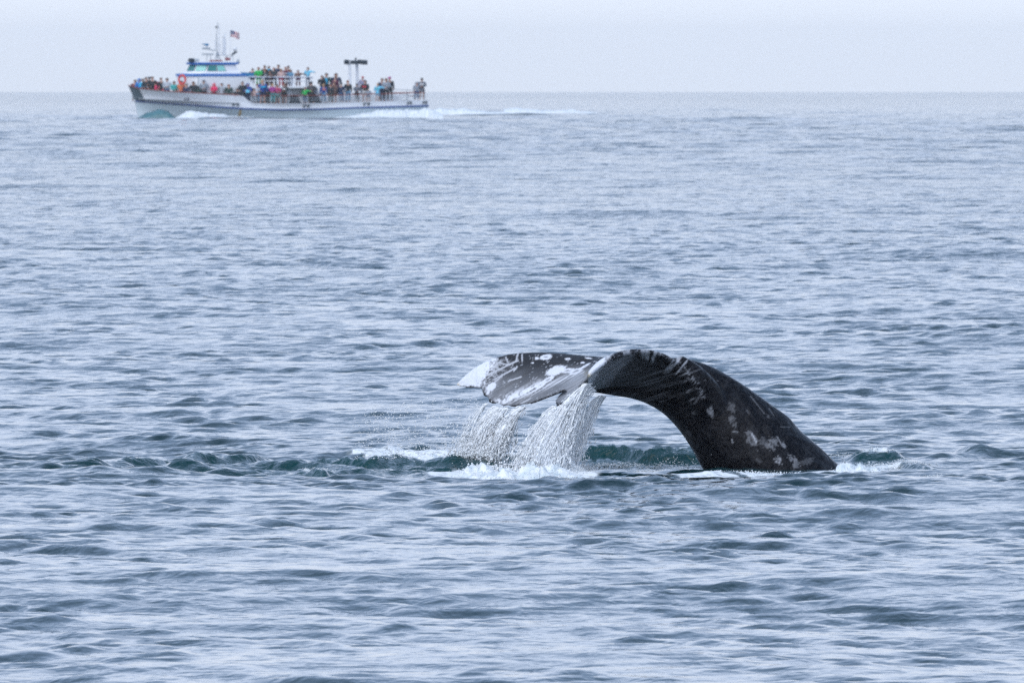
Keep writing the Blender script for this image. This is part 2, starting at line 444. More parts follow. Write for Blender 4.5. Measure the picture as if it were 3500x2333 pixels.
# the tail stock: belly side, back side, half breadth
ST = [
    (0, 2610, 1840, .25, 3120, 1830, .25, .60),
    (1, 2500, 1730, .12, 3020, 1722, .12, .52),
    (2, 2406, 1608, .02, 2888, 1604, .02, .43),
    (3, 2362, 1530, 0, 2762, 1493, 0, .365),
    (4, 2318, 1466, 0, 2688, 1420, 0, .315),
    (5, 2268, 1414, 0, 2596, 1352, 0, .275),
    (6, 2214, 1381, 0, 2500, 1288, 0, .245),
    (7, 2160, 1362, 0, 2408, 1242, 0, .215),
    (8, 2100, 1352, 0, 2318, 1222, 0, .18),
    (9, 2040, 1342, 0, 2210, 1232, 0, .13),
    (10, 1990, 1336, 0, 2080, 1262, 0, .06),
]
def stock_mesh(ns=90, nr=40):
    R = catmull(ST, ns); V = []
    for i, r in enumerate(R):
        a, b, w = W(*r[0:3]), W(*r[3:6]), r[6]
        c = (a + b) / 2; h = (b - a) / 2
        q = i / (ns - 1) * 10
        kn = .012 * math.sin(q * 5.2) * sstep(1.2, 2, q) * sstep(5.5, 4, q)     # knuckles along the back
        for k in range(nr):
            t = 2 * math.pi * k / nr
            ct, st_ = math.cos(t), math.sin(t)
            # deep narrow section, keeled at back and belly
            wx = abs(st_) ** .92 * math.copysign(1, st_)
            pinch = 1 - .30 * abs(ct) ** 2
            p = c + h * ct * (1 + (kn if ct > .8 else 0)) + np.array([0, w * wx * pinch, 0])
            V.append(p)
    V = np.array(V); g = np.arange(ns * nr).reshape(ns, nr)
    g2 = np.roll(g, -1, axis=1)
    f = [np.stack([g[:-1], g2[:-1], g2[1:], g[1:]], -1).reshape(-1, 4)]
    V = np.concatenate([V, [V[:nr].mean(0), V[-nr:].mean(0)]])
    n0, n1 = len(V) - 2, len(V) - 1
    f.append(np.stack([np.full(nr, n0), g2[0], g[0]], -1)); f.append(np.stack([np.full(nr, n1), g[-1], g2[-1]], -1))
    return V, f
# lateral keel: the leading edge running down onto the side of the stock (near side and far side)
KE = [(0, 2310, 1232, -.46, .05), (1, 2362, 1285, -.36, .085), (2, 2402, 1345, -.25, .11), (3, 2450, 1415, -.20, .10), (4, 2520, 1500, -.20, .085), (5, 2600, 1590, -.22, .06)]
def keel_mesh(sign, ns=40, nr=16):
    R = catmull(KE, ns); V = []
    P3 = []
    for r in R:
        q = W(r[0], r[1], r[2] if sign < 0 else -r[2] * .8)
        if sign > 0: q[2] -= .03
        P3.append(q)
    P3 = np.array(P3); T = np.gradient(P3, axis=0)
    for i in range(ns):
        t = T[i] / np.linalg.norm(T[i]); u = np.cross(t, [0, 1, 0]); u /= np.linalg.norm(u); v = np.cross(t, u)
        for k in range(nr):
            a = 2 * math.pi * k / nr
            V.append(P3[i] + (u * math.cos(a) * 1.5 + v * math.sin(a)) * R[i][3])
    V = np.array(V); g = np.arange(ns * nr).reshape(ns, nr); g2 = np.roll(g, -1, axis=1)
    f = [np.stack([g[:-1], g2[:-1], g2[1:], g[1:]], -1).reshape(-1, 4)]
    V = np.concatenate([V, [V[:nr].mean(0), V[-nr:].mean(0)]]); n0, n1 = len(V) - 2, len(V) - 1
    f.append(np.stack([np.full(nr, n0), g2[0], g[0]], -1)); f.append(np.stack([np.full(nr, n1), g[-1], g2[-1]], -1))
    return V, f

def seg_d(px, py, ax, ay, bx, by):
    vx, vy = bx - ax, by - ay
    t = np.clip(((px - ax) * vx + (py - ay) * vy) / (vx * vx + vy * vy), 0, 1)
    return np.hypot(px - ax - t * vx, py - ay - t * vy)
def ell(px, py, cx, cy, rx, ry, ang=0):
    a = math.radians(ang); dx, dy = px - cx, py - cy
    u = dx * math.cos(a) - dy * math.sin(a); v = dx * math.sin(a) + dy * math.cos(a)
    return np.hypot(u / rx, v / ry)
def skin_colours(co, no):
    """pigment, scars, barnacle scabs and a painted sheen, per vertex"""
    px = 1750 + co[:, 0] * SW; py = HORIZ + (CAMH - co[:, 2]) * SW; dy = co[:, 1] - DW
    n1 = fbm(px * .05, py * .05, 4, 1); n2 = fbm(px * .16, py * .16, 4, 2); n3 = fbm(px * .4, py * .4, 3, 3)
    ca, sa = math.cos(rad(32)), math.sin(rad(32))
    along = px * ca - py * sa; across = px * sa + py * ca      # along the grain of the far fluke
    stk = fbm(along * .012, across * .28, 4, 4)
    base = np.stack([.0012 + .003 * n2, .0014 + .003 * n2, .003 + .005 * n2], 1)
    w = np.zeros(len(px))                                     # amount of pale pigment
    farf = (px < 2009) | ((dy > -.3) & (px < 2330) & (no[:, 2] > 0) & (py < 1345))
    # --- far fluke, upper surface
    f = np.zeros_like(w)
    # dull grey bloom over the mid blade, paler to the trailing edge and the notch
    f = np.maximum(f, .035 + .20 * sstep(1235, 1340, py) * (.4 + 1.2 * stk))
    f = np.maximum(f, .42 * sstep(1820, 1980, px) * sstep(1225, 1300, py) * (.45 + .9 * stk))
    band = np.exp(-(seg_d(px, py, 1705, 1378, 1850, 1318) / 20) ** 2)
    f = np.maximum(f, 1.0 * band * sstep(.38, .60, stk * .6 + n2 * .45))
    band = np.exp(-(seg_d(px, py, 1760, 1368, 1990, 1268) / 13) ** 2)
    f = np.maximum(f, .75 * band * sstep(.38, .6, stk))
    tip = px + .55 * (py - 1290) + (n2 - .5) * 60 + (n3 - .5) * 34
    f = np.maximum(f, sstep(1672, 1652, tip))
    scr = sstep(1775, 1660, px + .5 * (py - 1270)) * sstep(1225, 1240, py)
    lines = np.maximum(sstep(.80, .93, 1 - np.abs(2 * fbm(along * .014, across * .16, 3, 9) - 1)),
                       sstep(.80, .93, 1 - np.abs(2 * fbm(px * .02 + py * .006, py * .11 - px * .02, 3, 10) - 1)))
    f = np.maximum(f, .7 * scr * lines)
    for (a, b, c, d, t) in ((1729, 1225, 1737, 1243, 2), (1771, 1210, 1763, 1239, 2.2), (1784, 1216, 1785, 1236, 1.8), (1738, 1305, 1782, 1290, 2),
                            (1655, 1290, 1770, 1236, 2), (1690, 1300, 1760, 1262, 2), (1698, 1244, 1742, 1250, 1.8), (1757, 1270, 1768, 1256, 2.2),
                            (1640, 1262, 1700, 1234, 2), (1685, 1315, 1722, 1282, 2), (1702, 1232, 1694, 1222, 2), (1780, 1380, 1815, 1362, 1.6), (1755, 1352, 1800, 1330, 2)):
        f = np.maximum(f, .62 * sstep(t + 1.6, t - .4, seg_d(px, py, a, b, c, d) + (n3 - .5) * 1.5))
    for (cx, cy, rx, ry, an, ring) in ((1866, 1223, 22, 9, 12, .5), (1835, 1228, 7, 5, 20, 0), (1942, 1229, 10, 4, 0, .4), (1992, 1241, 8, 3, 0, 0),
                                       (2013, 1226, 12, 2.5, -5, 0), (1900, 1268, 36, 15, 20, 0), (1940, 1268, 26, 8, 8, .55), (1968, 1270, 26, 8, 22, .6),
                                       (1872, 1300, 28, 8, 32, .5), (1850, 1315, 24, 9, 32, .5), (1678, 1326, 21, 12, 38, 0), (1668, 1345, 10, 4, 45, 0),
                                       (1822, 1243, 4, 3, 0, 0), (2000, 1252, 22, 4, 30, .2)):
        e = ell(px, py, cx, cy, rx, ry, an) + (n3 - .5) * .55
        v = sstep(1.12, .82, e)
        if ring: v = v * (1 - .55 * sstep(ring, ring * .4, e))
        f = np.maximum(f, .92 * v)
    f = np.maximum(f, .55 * sstep(.66, .72, n3) * sstep(.5, .6, n1))
    te = np.full_like(px, 1e3)
    for pl in (((1576, 1335), (1610, 1331), (1640, 1337), (1655, 1355), (1672, 1377), (1700, 1389), (1738, 1396), (1806, 1388), (1880, 1360), (1930, 1338)),
               ((1892, 1374), (1908, 1386), (1942, 1372), (1966, 1347), (1984, 1327), (2005, 1296))):
        for (a, b), (c, d) in zip(pl[:-1], pl[1:]): te = np.minimum(te, seg_d(px, py, a, b, c, d))
    f = f * (.06 + .94 * sstep(5, 11, te + (n3 - .5) * 9))
    w = np.where(farf, f, w)
    # --- near fluke: pale tip and the striped rim, dark blade, a cold sheen painted as pale streaks near the root
    g = np.zeros_like(w); blade = sstep(-.10, -.25, dy)
    edge = 2160 + (py - 1215) * -.85 + (n2 - .5) * 26
    g = np.maximum(g, .30 * (.55 + .9 * stk) * sstep(16, -16, px - edge) * sstep(1196 + (2165 - px) * .33, 1208 + (2165 - px) * .33, py + (n3 - .5) * 22))
    g = np.maximum(g, .95 * sstep(2066, 2040, px + .55 * (py - 1255) + (n2 - .5) * 26 + (n3 - .5) * 16))
    rimd = np.full_like(px, 1e3)
    rim = [(2008, 1280), (2050, 1240), (2100, 1212), (2165, 1192), (2220, 1190), (2280, 1212), (2340, 1262), (2380, 1310), (2402, 1350)]
    tt = np.zeros_like(px)
    acc = 0
    for (a, b), (c, d) in zip(rim[:-1], rim[1:]):
        q = seg_d(px, py, a, b, c, d); L_ = math.hypot(c - a, d - b)
        s = acc + np.clip(((px - a) * (c - a) + (py - b) * (d - b)) / L_, 0, L_); acc += L_
        tt = np.where(q < rimd, s, tt); rimd = np.minimum(rimd, q)
    strk = sstep(.56, .72, fbm(tt * .085, rimd * .02 + 4, 3, 41)) * sstep(52, 18, rimd + (n1 - .5) * 50)
    g = np.maximum(g, .50 * strk * sstep(2060, 2120, px) * sstep(2415, 2340, px + (n3 - .5) * 50))
    g = np.maximum(g, .30 * sstep(.50, .7, n3) * sstep(16, 4, rimd))
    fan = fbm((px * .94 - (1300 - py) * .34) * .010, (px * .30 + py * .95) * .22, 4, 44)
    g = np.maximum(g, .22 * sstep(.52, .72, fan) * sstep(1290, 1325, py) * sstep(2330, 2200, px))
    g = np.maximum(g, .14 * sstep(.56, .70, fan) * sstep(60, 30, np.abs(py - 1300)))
    g = g * blade
    under = ~farf
    # --- tail stock: scars, barnacle rings, mottling
    b = .010 * sstep(.5, .75, n1) + .014 * sstep(.5, .75, n2)
    rd = fbm((px * .63 + py * .77) * .012, (px * .77 - py * .63) * .12, 4, 51)
    b = np.maximum(b, .022 * sstep(.5, .8, rd) * (.3 + n1))
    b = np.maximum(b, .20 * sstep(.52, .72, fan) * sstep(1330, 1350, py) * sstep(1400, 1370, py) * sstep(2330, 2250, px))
    for (cx, cy, rx, ry, an, v0, ring) in ((2430, 1407, 12, 12, 0, .42, 0), (2431, 1393, 5, 10, 0, .4, 0), (2372, 1407, 6, 6, 0, .22, 0), (2503, 1436, 9, 20, 22, .22, .5),
                                     (2500, 1388, 12, 18, 25, .16, 0), (2556, 1405, 5, 12, 30, .16, 0), (2566, 1494, 15, 30, 30, .26, .3), (2606, 1506, 20, 16, 0, .16, 0),
                                     (2636, 1513, 17, 19, 30, .30, .35), (2658, 1571, 11, 13, 25, .55, .35), (2716, 1578, 12, 26, 40, .32, 0), (2350, 1482, 11, 11, 0, .10, 0),
                                     (2625, 1422, 7, 7, 0, .16, 0), (2678, 1518, 6, 10, 35, .4, 0), (2452, 1300, 2, 2, 0, .3, 0), (2590, 1570, 12, 5, -20, .12, 0), (2760, 1572, 22, 12, 20, .14, 0)):
        e = ell(px, py, cx, cy, rx, ry, an) + (n3 - .5) * .7
        v = sstep(1.15, .70, e + (n3 - .5) * .8 + (n2 - .5) * 1.3 + (fbm(px * .12 + 9, py * .12, 3, 77) - .5) * 1.6) * (.3 + .9 * n3)
        if ring: v = v * (1 - .7 * sstep(ring, ring * .4, e))
        b = np.maximum(b, v0 * .85 * v)
    for (x0, y0, x1, y1, t, v0) in ((2565, 1352, 2612, 1412, .8, .14), (2628, 1395, 2644, 1418, .8, .12), (2668, 1457, 2698, 1457, .6, .12), (2568, 1478, 2584, 1508, 2, .5),
                                    (2502, 1471, 2520, 1474, 1.2, .25), (2500, 1498, 2503, 1510, 1.5, .35), (2655, 1490, 2672, 1520, 1.5, .25), 
                                    (2372, 1376, 2398, 1340, 3, .12)):
        b = np.maximum(b, v0 * sstep(t + 2, t - .5, seg_d(px, py, x0, y0, x1, y1) + (n3 - .5) * 2.5))
    w = np.where(under, np.maximum(1.0 * b, g * (px < 2412) * (py < 1400)), w)
    facing = sstep(.25, -.05, no[:, 1])
    mott = .03 + .08 * sstep(.5, .7, n1)
    w = np.clip(w * facing + (1 - facing) * mott * .5, 0, 1)
    # yellowed algae film at the very tips
    pale = np.array([.76, .79, .87]); yel = np.exp(-ell(px, py, 2010, 1276, 12, 10) ** 2) + np.exp(-ell(px, py, 1562, 1322, 9, 9) ** 2)
    pc = pale[None] * (1 - .6 * yel[:, None]) + np.array([.62, .50, .24])[None] * .6 * yel[:, None]
    c = base * (1 - w[:, None]) + pc * w[:, None]
    return np.concatenate([c, np.ones((len(c), 1))], 1)

def skin_material():
    m = bpy.data.materials.new('wet_whale_skin'); m.use_nodes = True; t = m.node_tree; b = t.nodes['Principled BSDF']
    a = _n(t, 'ShaderNodeAttribute', dict(attribute_name='pigment')); t.links.new(a.outputs['Color'], b.inputs['Base Color'])
    geo = _n(t, 'ShaderNodeNewGeometry', {})
    n = _n(t, 'ShaderNodeTexNoise', {}); n.inputs['Scale'].default_value = 22; n.inputs['Detail'].default_value = 8; n.inputs['Roughness'].default_value = .65
    t.links.new(geo.outputs['Position'], n.inputs['Vector'])
    bp = _n(t, 'ShaderNodeBump', {}); bp.inputs['Strength'].default_value = .8; bp.inputs['Distance'].default_value = .012
    t.links.new(n.outputs['Fac'], bp.inputs['Height'])
    w_ = _n(t, 'ShaderNodeTexNoise', {}); w_.inputs['Scale'].default_value = 5; w_.inputs['Detail'].default_value = 3; w_.inputs['Distortion'].default_value = .6
    t.links.new(geo.outputs['Position'], w_.inputs['Vector'])
    bw_ = _n(t, 'ShaderNodeBump', {}); bw_.inputs['Distance'].default_value = .05; bw_.inputs['Strength'].default_value = .7
    t.links.new(w_.outputs['Fac'], bw_.inputs['Height']); t.links.new(bp.outputs[0], bw_.inputs['Normal']); t.links.new(bw_.outputs[0], b.inputs['Normal'])
    r = _n(t, 'ShaderNodeMapRange', {}); r.inputs['From Min'].default_value = .3; r.inputs['From Max'].default_value = .7
    r.inputs['To Min'].default_value = .10; r.inputs['To Max'].default_value = .30
    t.links.new(n.outputs['Fac'], r.inputs['Value']); t.links.new(r.outputs[0], b.inputs['Roughness'])
    b.inputs['Coat Weight'].default_value = 0; b.inputs['Specular IOR Level'].default_value = .10
    return m
def build_whale():
    parts = [fluke_mesh(), stock_mesh(), keel_mesh(-1), keel_mesh(1)]
    V = []; Fq = []; off = 0
    for v, f in parts:
        V.append(v); Fq += [x + off for x in f]; off += len(v)
    me = mesh_np('whale_raw', np.concatenate(V), Fq)
    o = link('whale', me)
    md = o.modifiers.new('r', 'REMESH'); md.mode = 'VOXEL'; md.voxel_size = .012; md.use_smooth_shade = True
    sm = o.modifiers.new('s', 'SMOOTH'); sm.factor = .5; sm.iterations = 6
    dg = bpy.context.evaluated_depsgraph_get()
    me2 = bpy.data.meshes.new_from_object(o.evaluated_get(dg)); me2.name = 'whale'
    o.modifiers.clear(); o.data = me2
    n = len(me2.vertices); co = np.zeros(n * 3, np.float32); me2.vertices.foreach_get('co', co); co = co.reshape(-1, 3)
    no = np.zeros(n * 3, np.float32); me2.vertices.foreach_get('normal', no); no = no.reshape(-1, 3)
    attr(me2, 'pigment', skin_colours(co, no), 'FLOAT_COLOR')
    me2.materials.clear(); me2.materials.append(skin_material())
    for p in me2.polygons: p.use_smooth = True
    tag(o, 'dark grey whale tail with white scarred fluke tips arching out of the water', 'whale')
    return o
whale = build_whale()
# ------------------------------------------------------------------ falling water, froth and wake
def foam_material():
    m = bpy.data.materials.new('froth'); m.use_nodes = True; t = m.node_tree; b = t.nodes['Principled BSDF']
    b.inputs['Roughness'].default_value = .55; b.inputs['Subsurface Weight'].default_value = 0
    g = _n(t, 'ShaderNodeNewGeometry', {}); n = _n(t, 'ShaderNodeTexNoise', {}); n.inputs['Scale'].default_value = 9; n.inputs['Detail'].default_value = 7
    t.links.new(g.outputs['Position'], n.inputs['Vector'])
    r = _n(t, 'ShaderNodeValToRGB', {}); r.color_ramp.elements[0].position = .3; r.color_ramp.elements[0].color = (.50, .60, .66, 1)
    r.color_ramp.elements[1].position = .55; r.color_ramp.elements[1].color = (.86, .89, .92, 1)
    t.links.new(n.outputs['Fac'], r.inputs[0]); t.links.new(r.outputs[0], b.inputs['Base Color'])
    n2 = _n(t, 'ShaderNodeTexNoise', {}); n2.inputs['Scale'].default_value = 45; n2.inputs['Detail'].default_value = 4
    t.links.new(g.outputs['Position'], n2.inputs['Vector'])
    bp = _n(t, 'ShaderNodeBump', {}); bp.inputs['Distance'].default_value = .02; bp.inputs['Strength'].default_value = .7
    t.links.new(n2.outputs['Fac'], bp.inputs['Height']); t.links.new(bp.outputs[0], b.inputs['Normal'])
    return m
FOAM = foam_material()
DROP = pmat('falling_water', (.90, .94, 1.0), .08, 0, .5, Transmission_Weight=.2, IOR=1.33)
MIST = pmat('beaten_water', (.95, .97, .99), .35, 0, .5, Transmission_Weight=.0, IOR=1.33)

phi = (1 + 5 ** .5) / 2
ICO_V = np.array([(-1, phi, 0), (1, phi, 0), (-1, -phi, 0), (1, -phi, 0), (0, -1, phi), (0, 1, phi), (0, -1, -phi), (0, 1, -phi), (phi, 0, -1), (phi, 0, 1), (-phi, 0, -1), (-phi, 0, 1)]) / math.hypot(1, phi)
ICO_F = np.array([(0, 11, 5), (0, 5, 1), (0, 1, 7), (0, 7, 10), (0, 10, 11), (1, 5, 9), (5, 11, 4), (11, 10, 2), (10, 7, 6), (7, 1, 8), (3, 9, 4), (3, 4, 2), (3, 2, 6), (3, 6, 8), (3, 8, 9), (4, 9, 5), (2, 4, 11), (6, 2, 10), (8, 6, 7), (9, 8, 1)])
OCT_V = np.array([(1, 0, 0), (-1, 0, 0), (0, 1, 0), (0, -1, 0), (0, 0, 1), (0, 0, -1)], float) * 1.15
OCT_F = np.array([(0, 2, 4), (2, 1, 4), (1, 3, 4), (3, 0, 4), (2, 0, 5), (1, 2, 5), (3, 1, 5), (0, 3, 5)])
def blobs(cen, r, axis=None, stretch=None, big=False):
    n = len(cen); SV, SF = (ICO_V, ICO_F) if big else (OCT_V, OCT_F); kv = len(SV)
    V = SV[None] * np.asarray(r)[:, None, None]
    V = V * (1 + .3 * (RNG.random((n, kv, 1)) - .5))
    if axis is not None:
        d = (V @ axis[:, :, None])[..., 0]
        V = V + axis[:, None, :] * (d * (stretch[:, None] - 1))[..., None]
    V = V + cen[:, None, :]
    Fc = SF[None] + (np.arange(n) * kv)[:, None, None]
    return V.reshape(-1, 3), Fc.reshape(-1, 3)
TEL = [(1664, 1378, .50), (1690, 1388, .44), (1712, 1392, .38), (1738, 1396, .32), (1765, 1395, .28), (1800, 1390, .22)]
TER = [(1893, 1384, -.10), (1908, 1388, -.22), (1942, 1373, -.38), (1966, 1348, -.56), (1990, 1322, -.76), (2012, 1300, -1.0), (2040, 1330, -.9), (2070, 1352, -.6)]
def along(P_, t):
    P_ = np.array(P_, float); q = t * (len(P_) - 1); i = np.minimum(q.astype(int), len(P_) - 2); u = (q - i)[:, None]
    return P_[i] * (1 - u) + P_[i + 1] * u
def curtain(TE, n, drop, drift, wid):
    """strand paths: start on the fluke edge, fall and drift; returns array (n, k, 3)"""
    t = RNG.random(n * 3); t = t[vnoise(t * 9 + len(TE), t * 0, 3) > .25 + .45 * RNG.random(n * 3)]
    t = np.resize(t, n) + RNG.normal(size=n) * .004; t = np.clip(t, 0, 1); s = along(TE, t); K = 30
    u = np.linspace(0, 1, K)[None]
    tot = drop * (.75 + .3 * RNG.random(n)) + (1640 - 1385 - drop) * 0
    dr = drift * (.75 + .5 * RNG.random(n)) + (RNG.random(n) - .5) * wid
    ph = RNG.random(n) * 6.28
    x = s[:, 0:1] + (dr[:, None]) * u ** .8 + 3.5 * np.sin(u * 9 + ph[:, None]) * u
    y = s[:, 1:2] + 3 + tot[:, None] * u ** 1.25
    d = s[:, 2:3] + (RNG.random((n, 1)) - .5) * .25 * u + .03 * np.sin(u * 7 + ph[:, None] * 2)
    X = (x - 1750) / SW; Y = DW + d; Z = CAMH - (y - HORIZ) / SW
    return np.stack([X, Y + np.zeros_like(X), Z], -1)
def strands(paths, r0):
    n, K, _ = paths.shape; R = 4
    T = np.gradient(paths, axis=1); T /= np.linalg.norm(T, axis=2, keepdims=True)
    A = np.cross(T, np.array([0, 1., 0])); A /= np.linalg.norm(A, axis=2, keepdims=True) + 1e-9; B = np.cross(T, A)
    kk = np.arange(K)[None] * .45 + RNG.random((n, 1)) * 300
    wide = np.where(RNG.random(n) < .10, 3.6, 1.5)[:, None, None]
    rr = r0 * (.25 + 1.7 * np.clip(vnoise(kk, kk * 0 + np.arange(n)[:, None] * 3.3, 9) - .25, 0, 1)) * (.5 + RNG.random((n, 1)))
    u = np.linspace(0, 1, K)[None]; rr = rr * (1 - .45 * u); rr[:, 0] *= .3; rr[:, -1] *= .1
    V = []
    for k in range(R):
        a = 2 * math.pi * k / R
        V.append(paths + (A * math.cos(a) * wide + B * math.sin(a) * .8) * rr[..., None])
    V = np.stack(V, 2)                      # n,K,R,3
    g = np.arange(n * K * R).reshape(n, K, R); g2 = np.roll(g, -1, axis=2)
    f = np.stack([g[:, :-1], g2[:, :-1], g2[:, 1:], g[:, 1:]], -1).reshape(-1, 4)
    return V.reshape(-1, 3), f
def falls(name, TE, n, drop, drift, wid, ndrop, label):
    path = curtain(TE, n, drop, drift, wid)
    V1, f1 = strands(path, .0036)
    # drops shed along the strands, more of them lower down
    p2 = curtain(TE, ndrop, drop * 1.02, drift * 1.05, wid * 1.5)
    k = np.minimum((30 * RNG.random(ndrop) ** .62).astype(int), 29)
    c = p2[np.arange(ndrop), k]; low = k / 29.
    c = c + RNG.normal(size=c.shape) * (np.array([.030, .06, .022]) * (.3 + 1.0 * low[:, None]))
    r = .0015 + .0044 * RNG.random(ndrop) ** 3 + .0014 * low
    ax = np.gradient(p2, axis=1)[np.arange(ndrop), k]; ax /= np.linalg.norm(ax, axis=1, keepdims=True)
    V2, f2 = blobs(c, r, ax, 1.2 + 5 * RNG.random(ndrop))
    me = mesh_np(name, np.concatenate([V1, V2]), [f1, f2 + len(V1)])
    me.materials.append(DROP); me.materials.append(MIST)
    idx = np.zeros(len(me.polygons), dtype=np.int32)
    idx[:len(f1)] = np.repeat(RNG.random(n) < .65, len(f1) // n)
    idx[len(f1):] = np.repeat(RNG.random(ndrop) < .75, 8)[:len(idx) - len(f1)]
    me.polygons.foreach_set('material_index', idx)
    o = link(name, me)
    tag(o, label, 'falling water', kind='stuff')
falls('falling_water', TEL, 330, 185, -95, 44, 5200, 'thin curtain of water streaming off the scarred far fluke tip lobe')
falls('falling_water', TER, 520, 285, -130, 54, 9500, 'dense white curtain of water pouring from the fluke notch into the froth')
def spray():
    n = 2700
    q = RNG.random(n) ** .8
    px = 1660 - 420 * q + RNG.normal(size=n) * 22; py = 1350 + 200 * RNG.random(n) ** .8 + 25 * q
    d = RNG.normal(size=n) * .35 + .4
    c = np.stack([(px - 1750) / SW, DW + d, CAMH - (py - HORIZ) / SW], 1)
    V, f = blobs(c, .0018 + .0050 * RNG.random(n) ** 3)
    n2 = 160
    px = RNG.uniform(2040, 2500, n2); py = 1380 + (px - 2040) * .35 + RNG.random(n2) * 190
    c = np.stack([(px - 1750) / SW, DW + RNG.normal(size=n2) * .2, CAMH - (py - HORIZ) / SW], 1)
    V2, f2 = blobs(c, .0016 + .002 * RNG.random(n2)); 
    me = mesh_np('spray', np.concatenate([V, V2]), [np.concatenate([f, f2 + len(V)])])
    o = link('spray', me, MIST); tag(o, 'fine scattered spray drops left of the falling water', 'spray', kind='stuff')
spray()
def crown():
    C = []
    for (cx, cy, sx, sy, n) in ((1870, 1628, 42, 26, 1500), (1800, 1634, 46, 14, 800), (1930, 1600, 30, 24, 500), (1640, 1560, 44, 14, 600), (1700, 1610, 50, 16, 500)):
        px = cx + RNG.normal(size=n) * sx; py = cy - np.abs(RNG.normal(size=n)) * sy
        C.append(np.stack([(px - 1750) / SW, DW - .25 + RNG.normal(size=n) * .15 + (cy < 1580) * .5, CAMH - (py - HORIZ) / SW], 1))
    C = np.concatenate(C); V, f = blobs(C, .0025 + .0075 * RNG.random(len(C)) ** 2.5, big=False)
    o = link('splash', mesh_np('splash', V, [f]), MIST); tag(o, 'white droplets thrown up where the falling water strikes the sea', 'splash', kind='stuff')
crown()
def froth(name, spots, label, dens=1.0):
    """lumpy froth floating on the water: patches of relief plus loose bubbles"""
    VV = []; FF = []; off = 0
    for (cx, cy, wx, wy, H) in spots:
        x0, y0 = plane_pt(cx, cy); nx, ny = max(24, int(wx * 2 / .018)), 34
        gx, gy = np.meshgrid(np.linspace(-1, 1, nx), np.linspace(-1, 1, ny), indexing='ij')
        x = x0 + gx * wx + (fbm(gx * 3 + cx, gy * 2, 2, 8) - .5) * .15; y = y0 + gy * wy
        rad_ = np.hypot(gx, gy)
        l1 = fbm(x * 6, y * 3.5, 4, 301); l2 = fbm(x * 22, y * 12, 3, 302)
        z = H * (sstep(1.0, .15, rad_ + (l1 - .5) * 1.1) * (.10 + 1.5 * l1) * (.55 + .9 * l2) + .3 * (l2 - .5)) - .025
        z = z + sea_z(x.ravel(), y.ravel()).reshape(x.shape) - y * y / (2 * RE)
        V = np.stack([x, y, z], -1).reshape(-1, 3); g = np.arange(nx * ny).reshape(nx, ny) + off
        FF.append(np.stack([g[:-1, :-1], g[1:, :-1], g[1:, 1:], g[:-1, 1:]], -1).reshape(-1, 4)); VV.append(V); off += nx * ny
    V = np.concatenate(VV); q = np.concatenate(FF)
    # loose bubbles and spat drops
    c = []; 
    for (cx, cy, wx, wy, H) in spots:
        m_ = int(1500 * wx * dens); x0, y0 = plane_pt(cx, cy)
        x = x0 + RNG.normal(size=m_) * wx * .55; y = y0 + RNG.normal(size=m_) * wy * .5
        z = sea_z(x, y) - y * y / (2 * RE) + H * np.abs(RNG.normal(size=m_)) * .4 * np.exp(-((x - x0) / wx) ** 2)
        c.append(np.stack([x, y, z], 1))
    c = np.concatenate(c); B, bf = blobs(c, .002 + .0045 * RNG.random(len(c)) ** 2.5)
    me = mesh_np(name, np.concatenate([V, B]), [q, bf + len(V)])
    o = link(name, me, FOAM); tag(o, label, 'sea foam', kind='stuff')
froth('froth', [(1300, 1560, .28, .3, .04), (1400, 1556, .38, .35, .075), (1490, 1552, .34, .35, .10), (1590, 1556, .32, .4, .09), (1680, 1566, .30, .4, .06)],
      'white froth under the thin curtain of water, behind the dark wash')
froth('froth', [(1650, 1618, .26, .35, .13), (1735, 1622, .30, .4, .11), (1830, 1634, .28, .4, .17), (1900, 1630, .24, .4, .16), (1780, 1636, .5, .25, .06), (1560, 1632, .28, .2, .05), (1950, 1610, .2, .3, .09)],
      'tallest white froth boiling where the dense curtain lands', 1.6)
froth('froth', [(2905, 1618, .17, .3, .12), (2960, 1622, .2, .3, .09), (2850, 1634, .3, .25, .06), (2740, 1628, .35, .2, .045), (2600, 1622, .35, .2, .03), (3010, 1600, .22, .3, .05), (2870, 1585, .16, .3, .05)],
      'white froth curling round the base of the whale tail')
froth('froth', [(2120, 1592, .5, .14, .03), (2330, 1596, .35, .14, .04), (2000, 1600, .3, .16, .05), (2230, 1610, .25, .12, .03)],
      'broken glassy froth on the green ridge left of the tail stock', 1.4)
froth('froth', [(1078, 1612, .13, .2, .05), (1115, 1606, .1, .2, .04)], 'small foaming crest in the dark wash, left of all the froth')
froth('froth', [(2990, 1590, .2, .2, .06), (3090, 1598, .22, .15, .04), (3200, 1636, .15, .15, .03)], 'bubbly foam crest rolling away right of the whale')

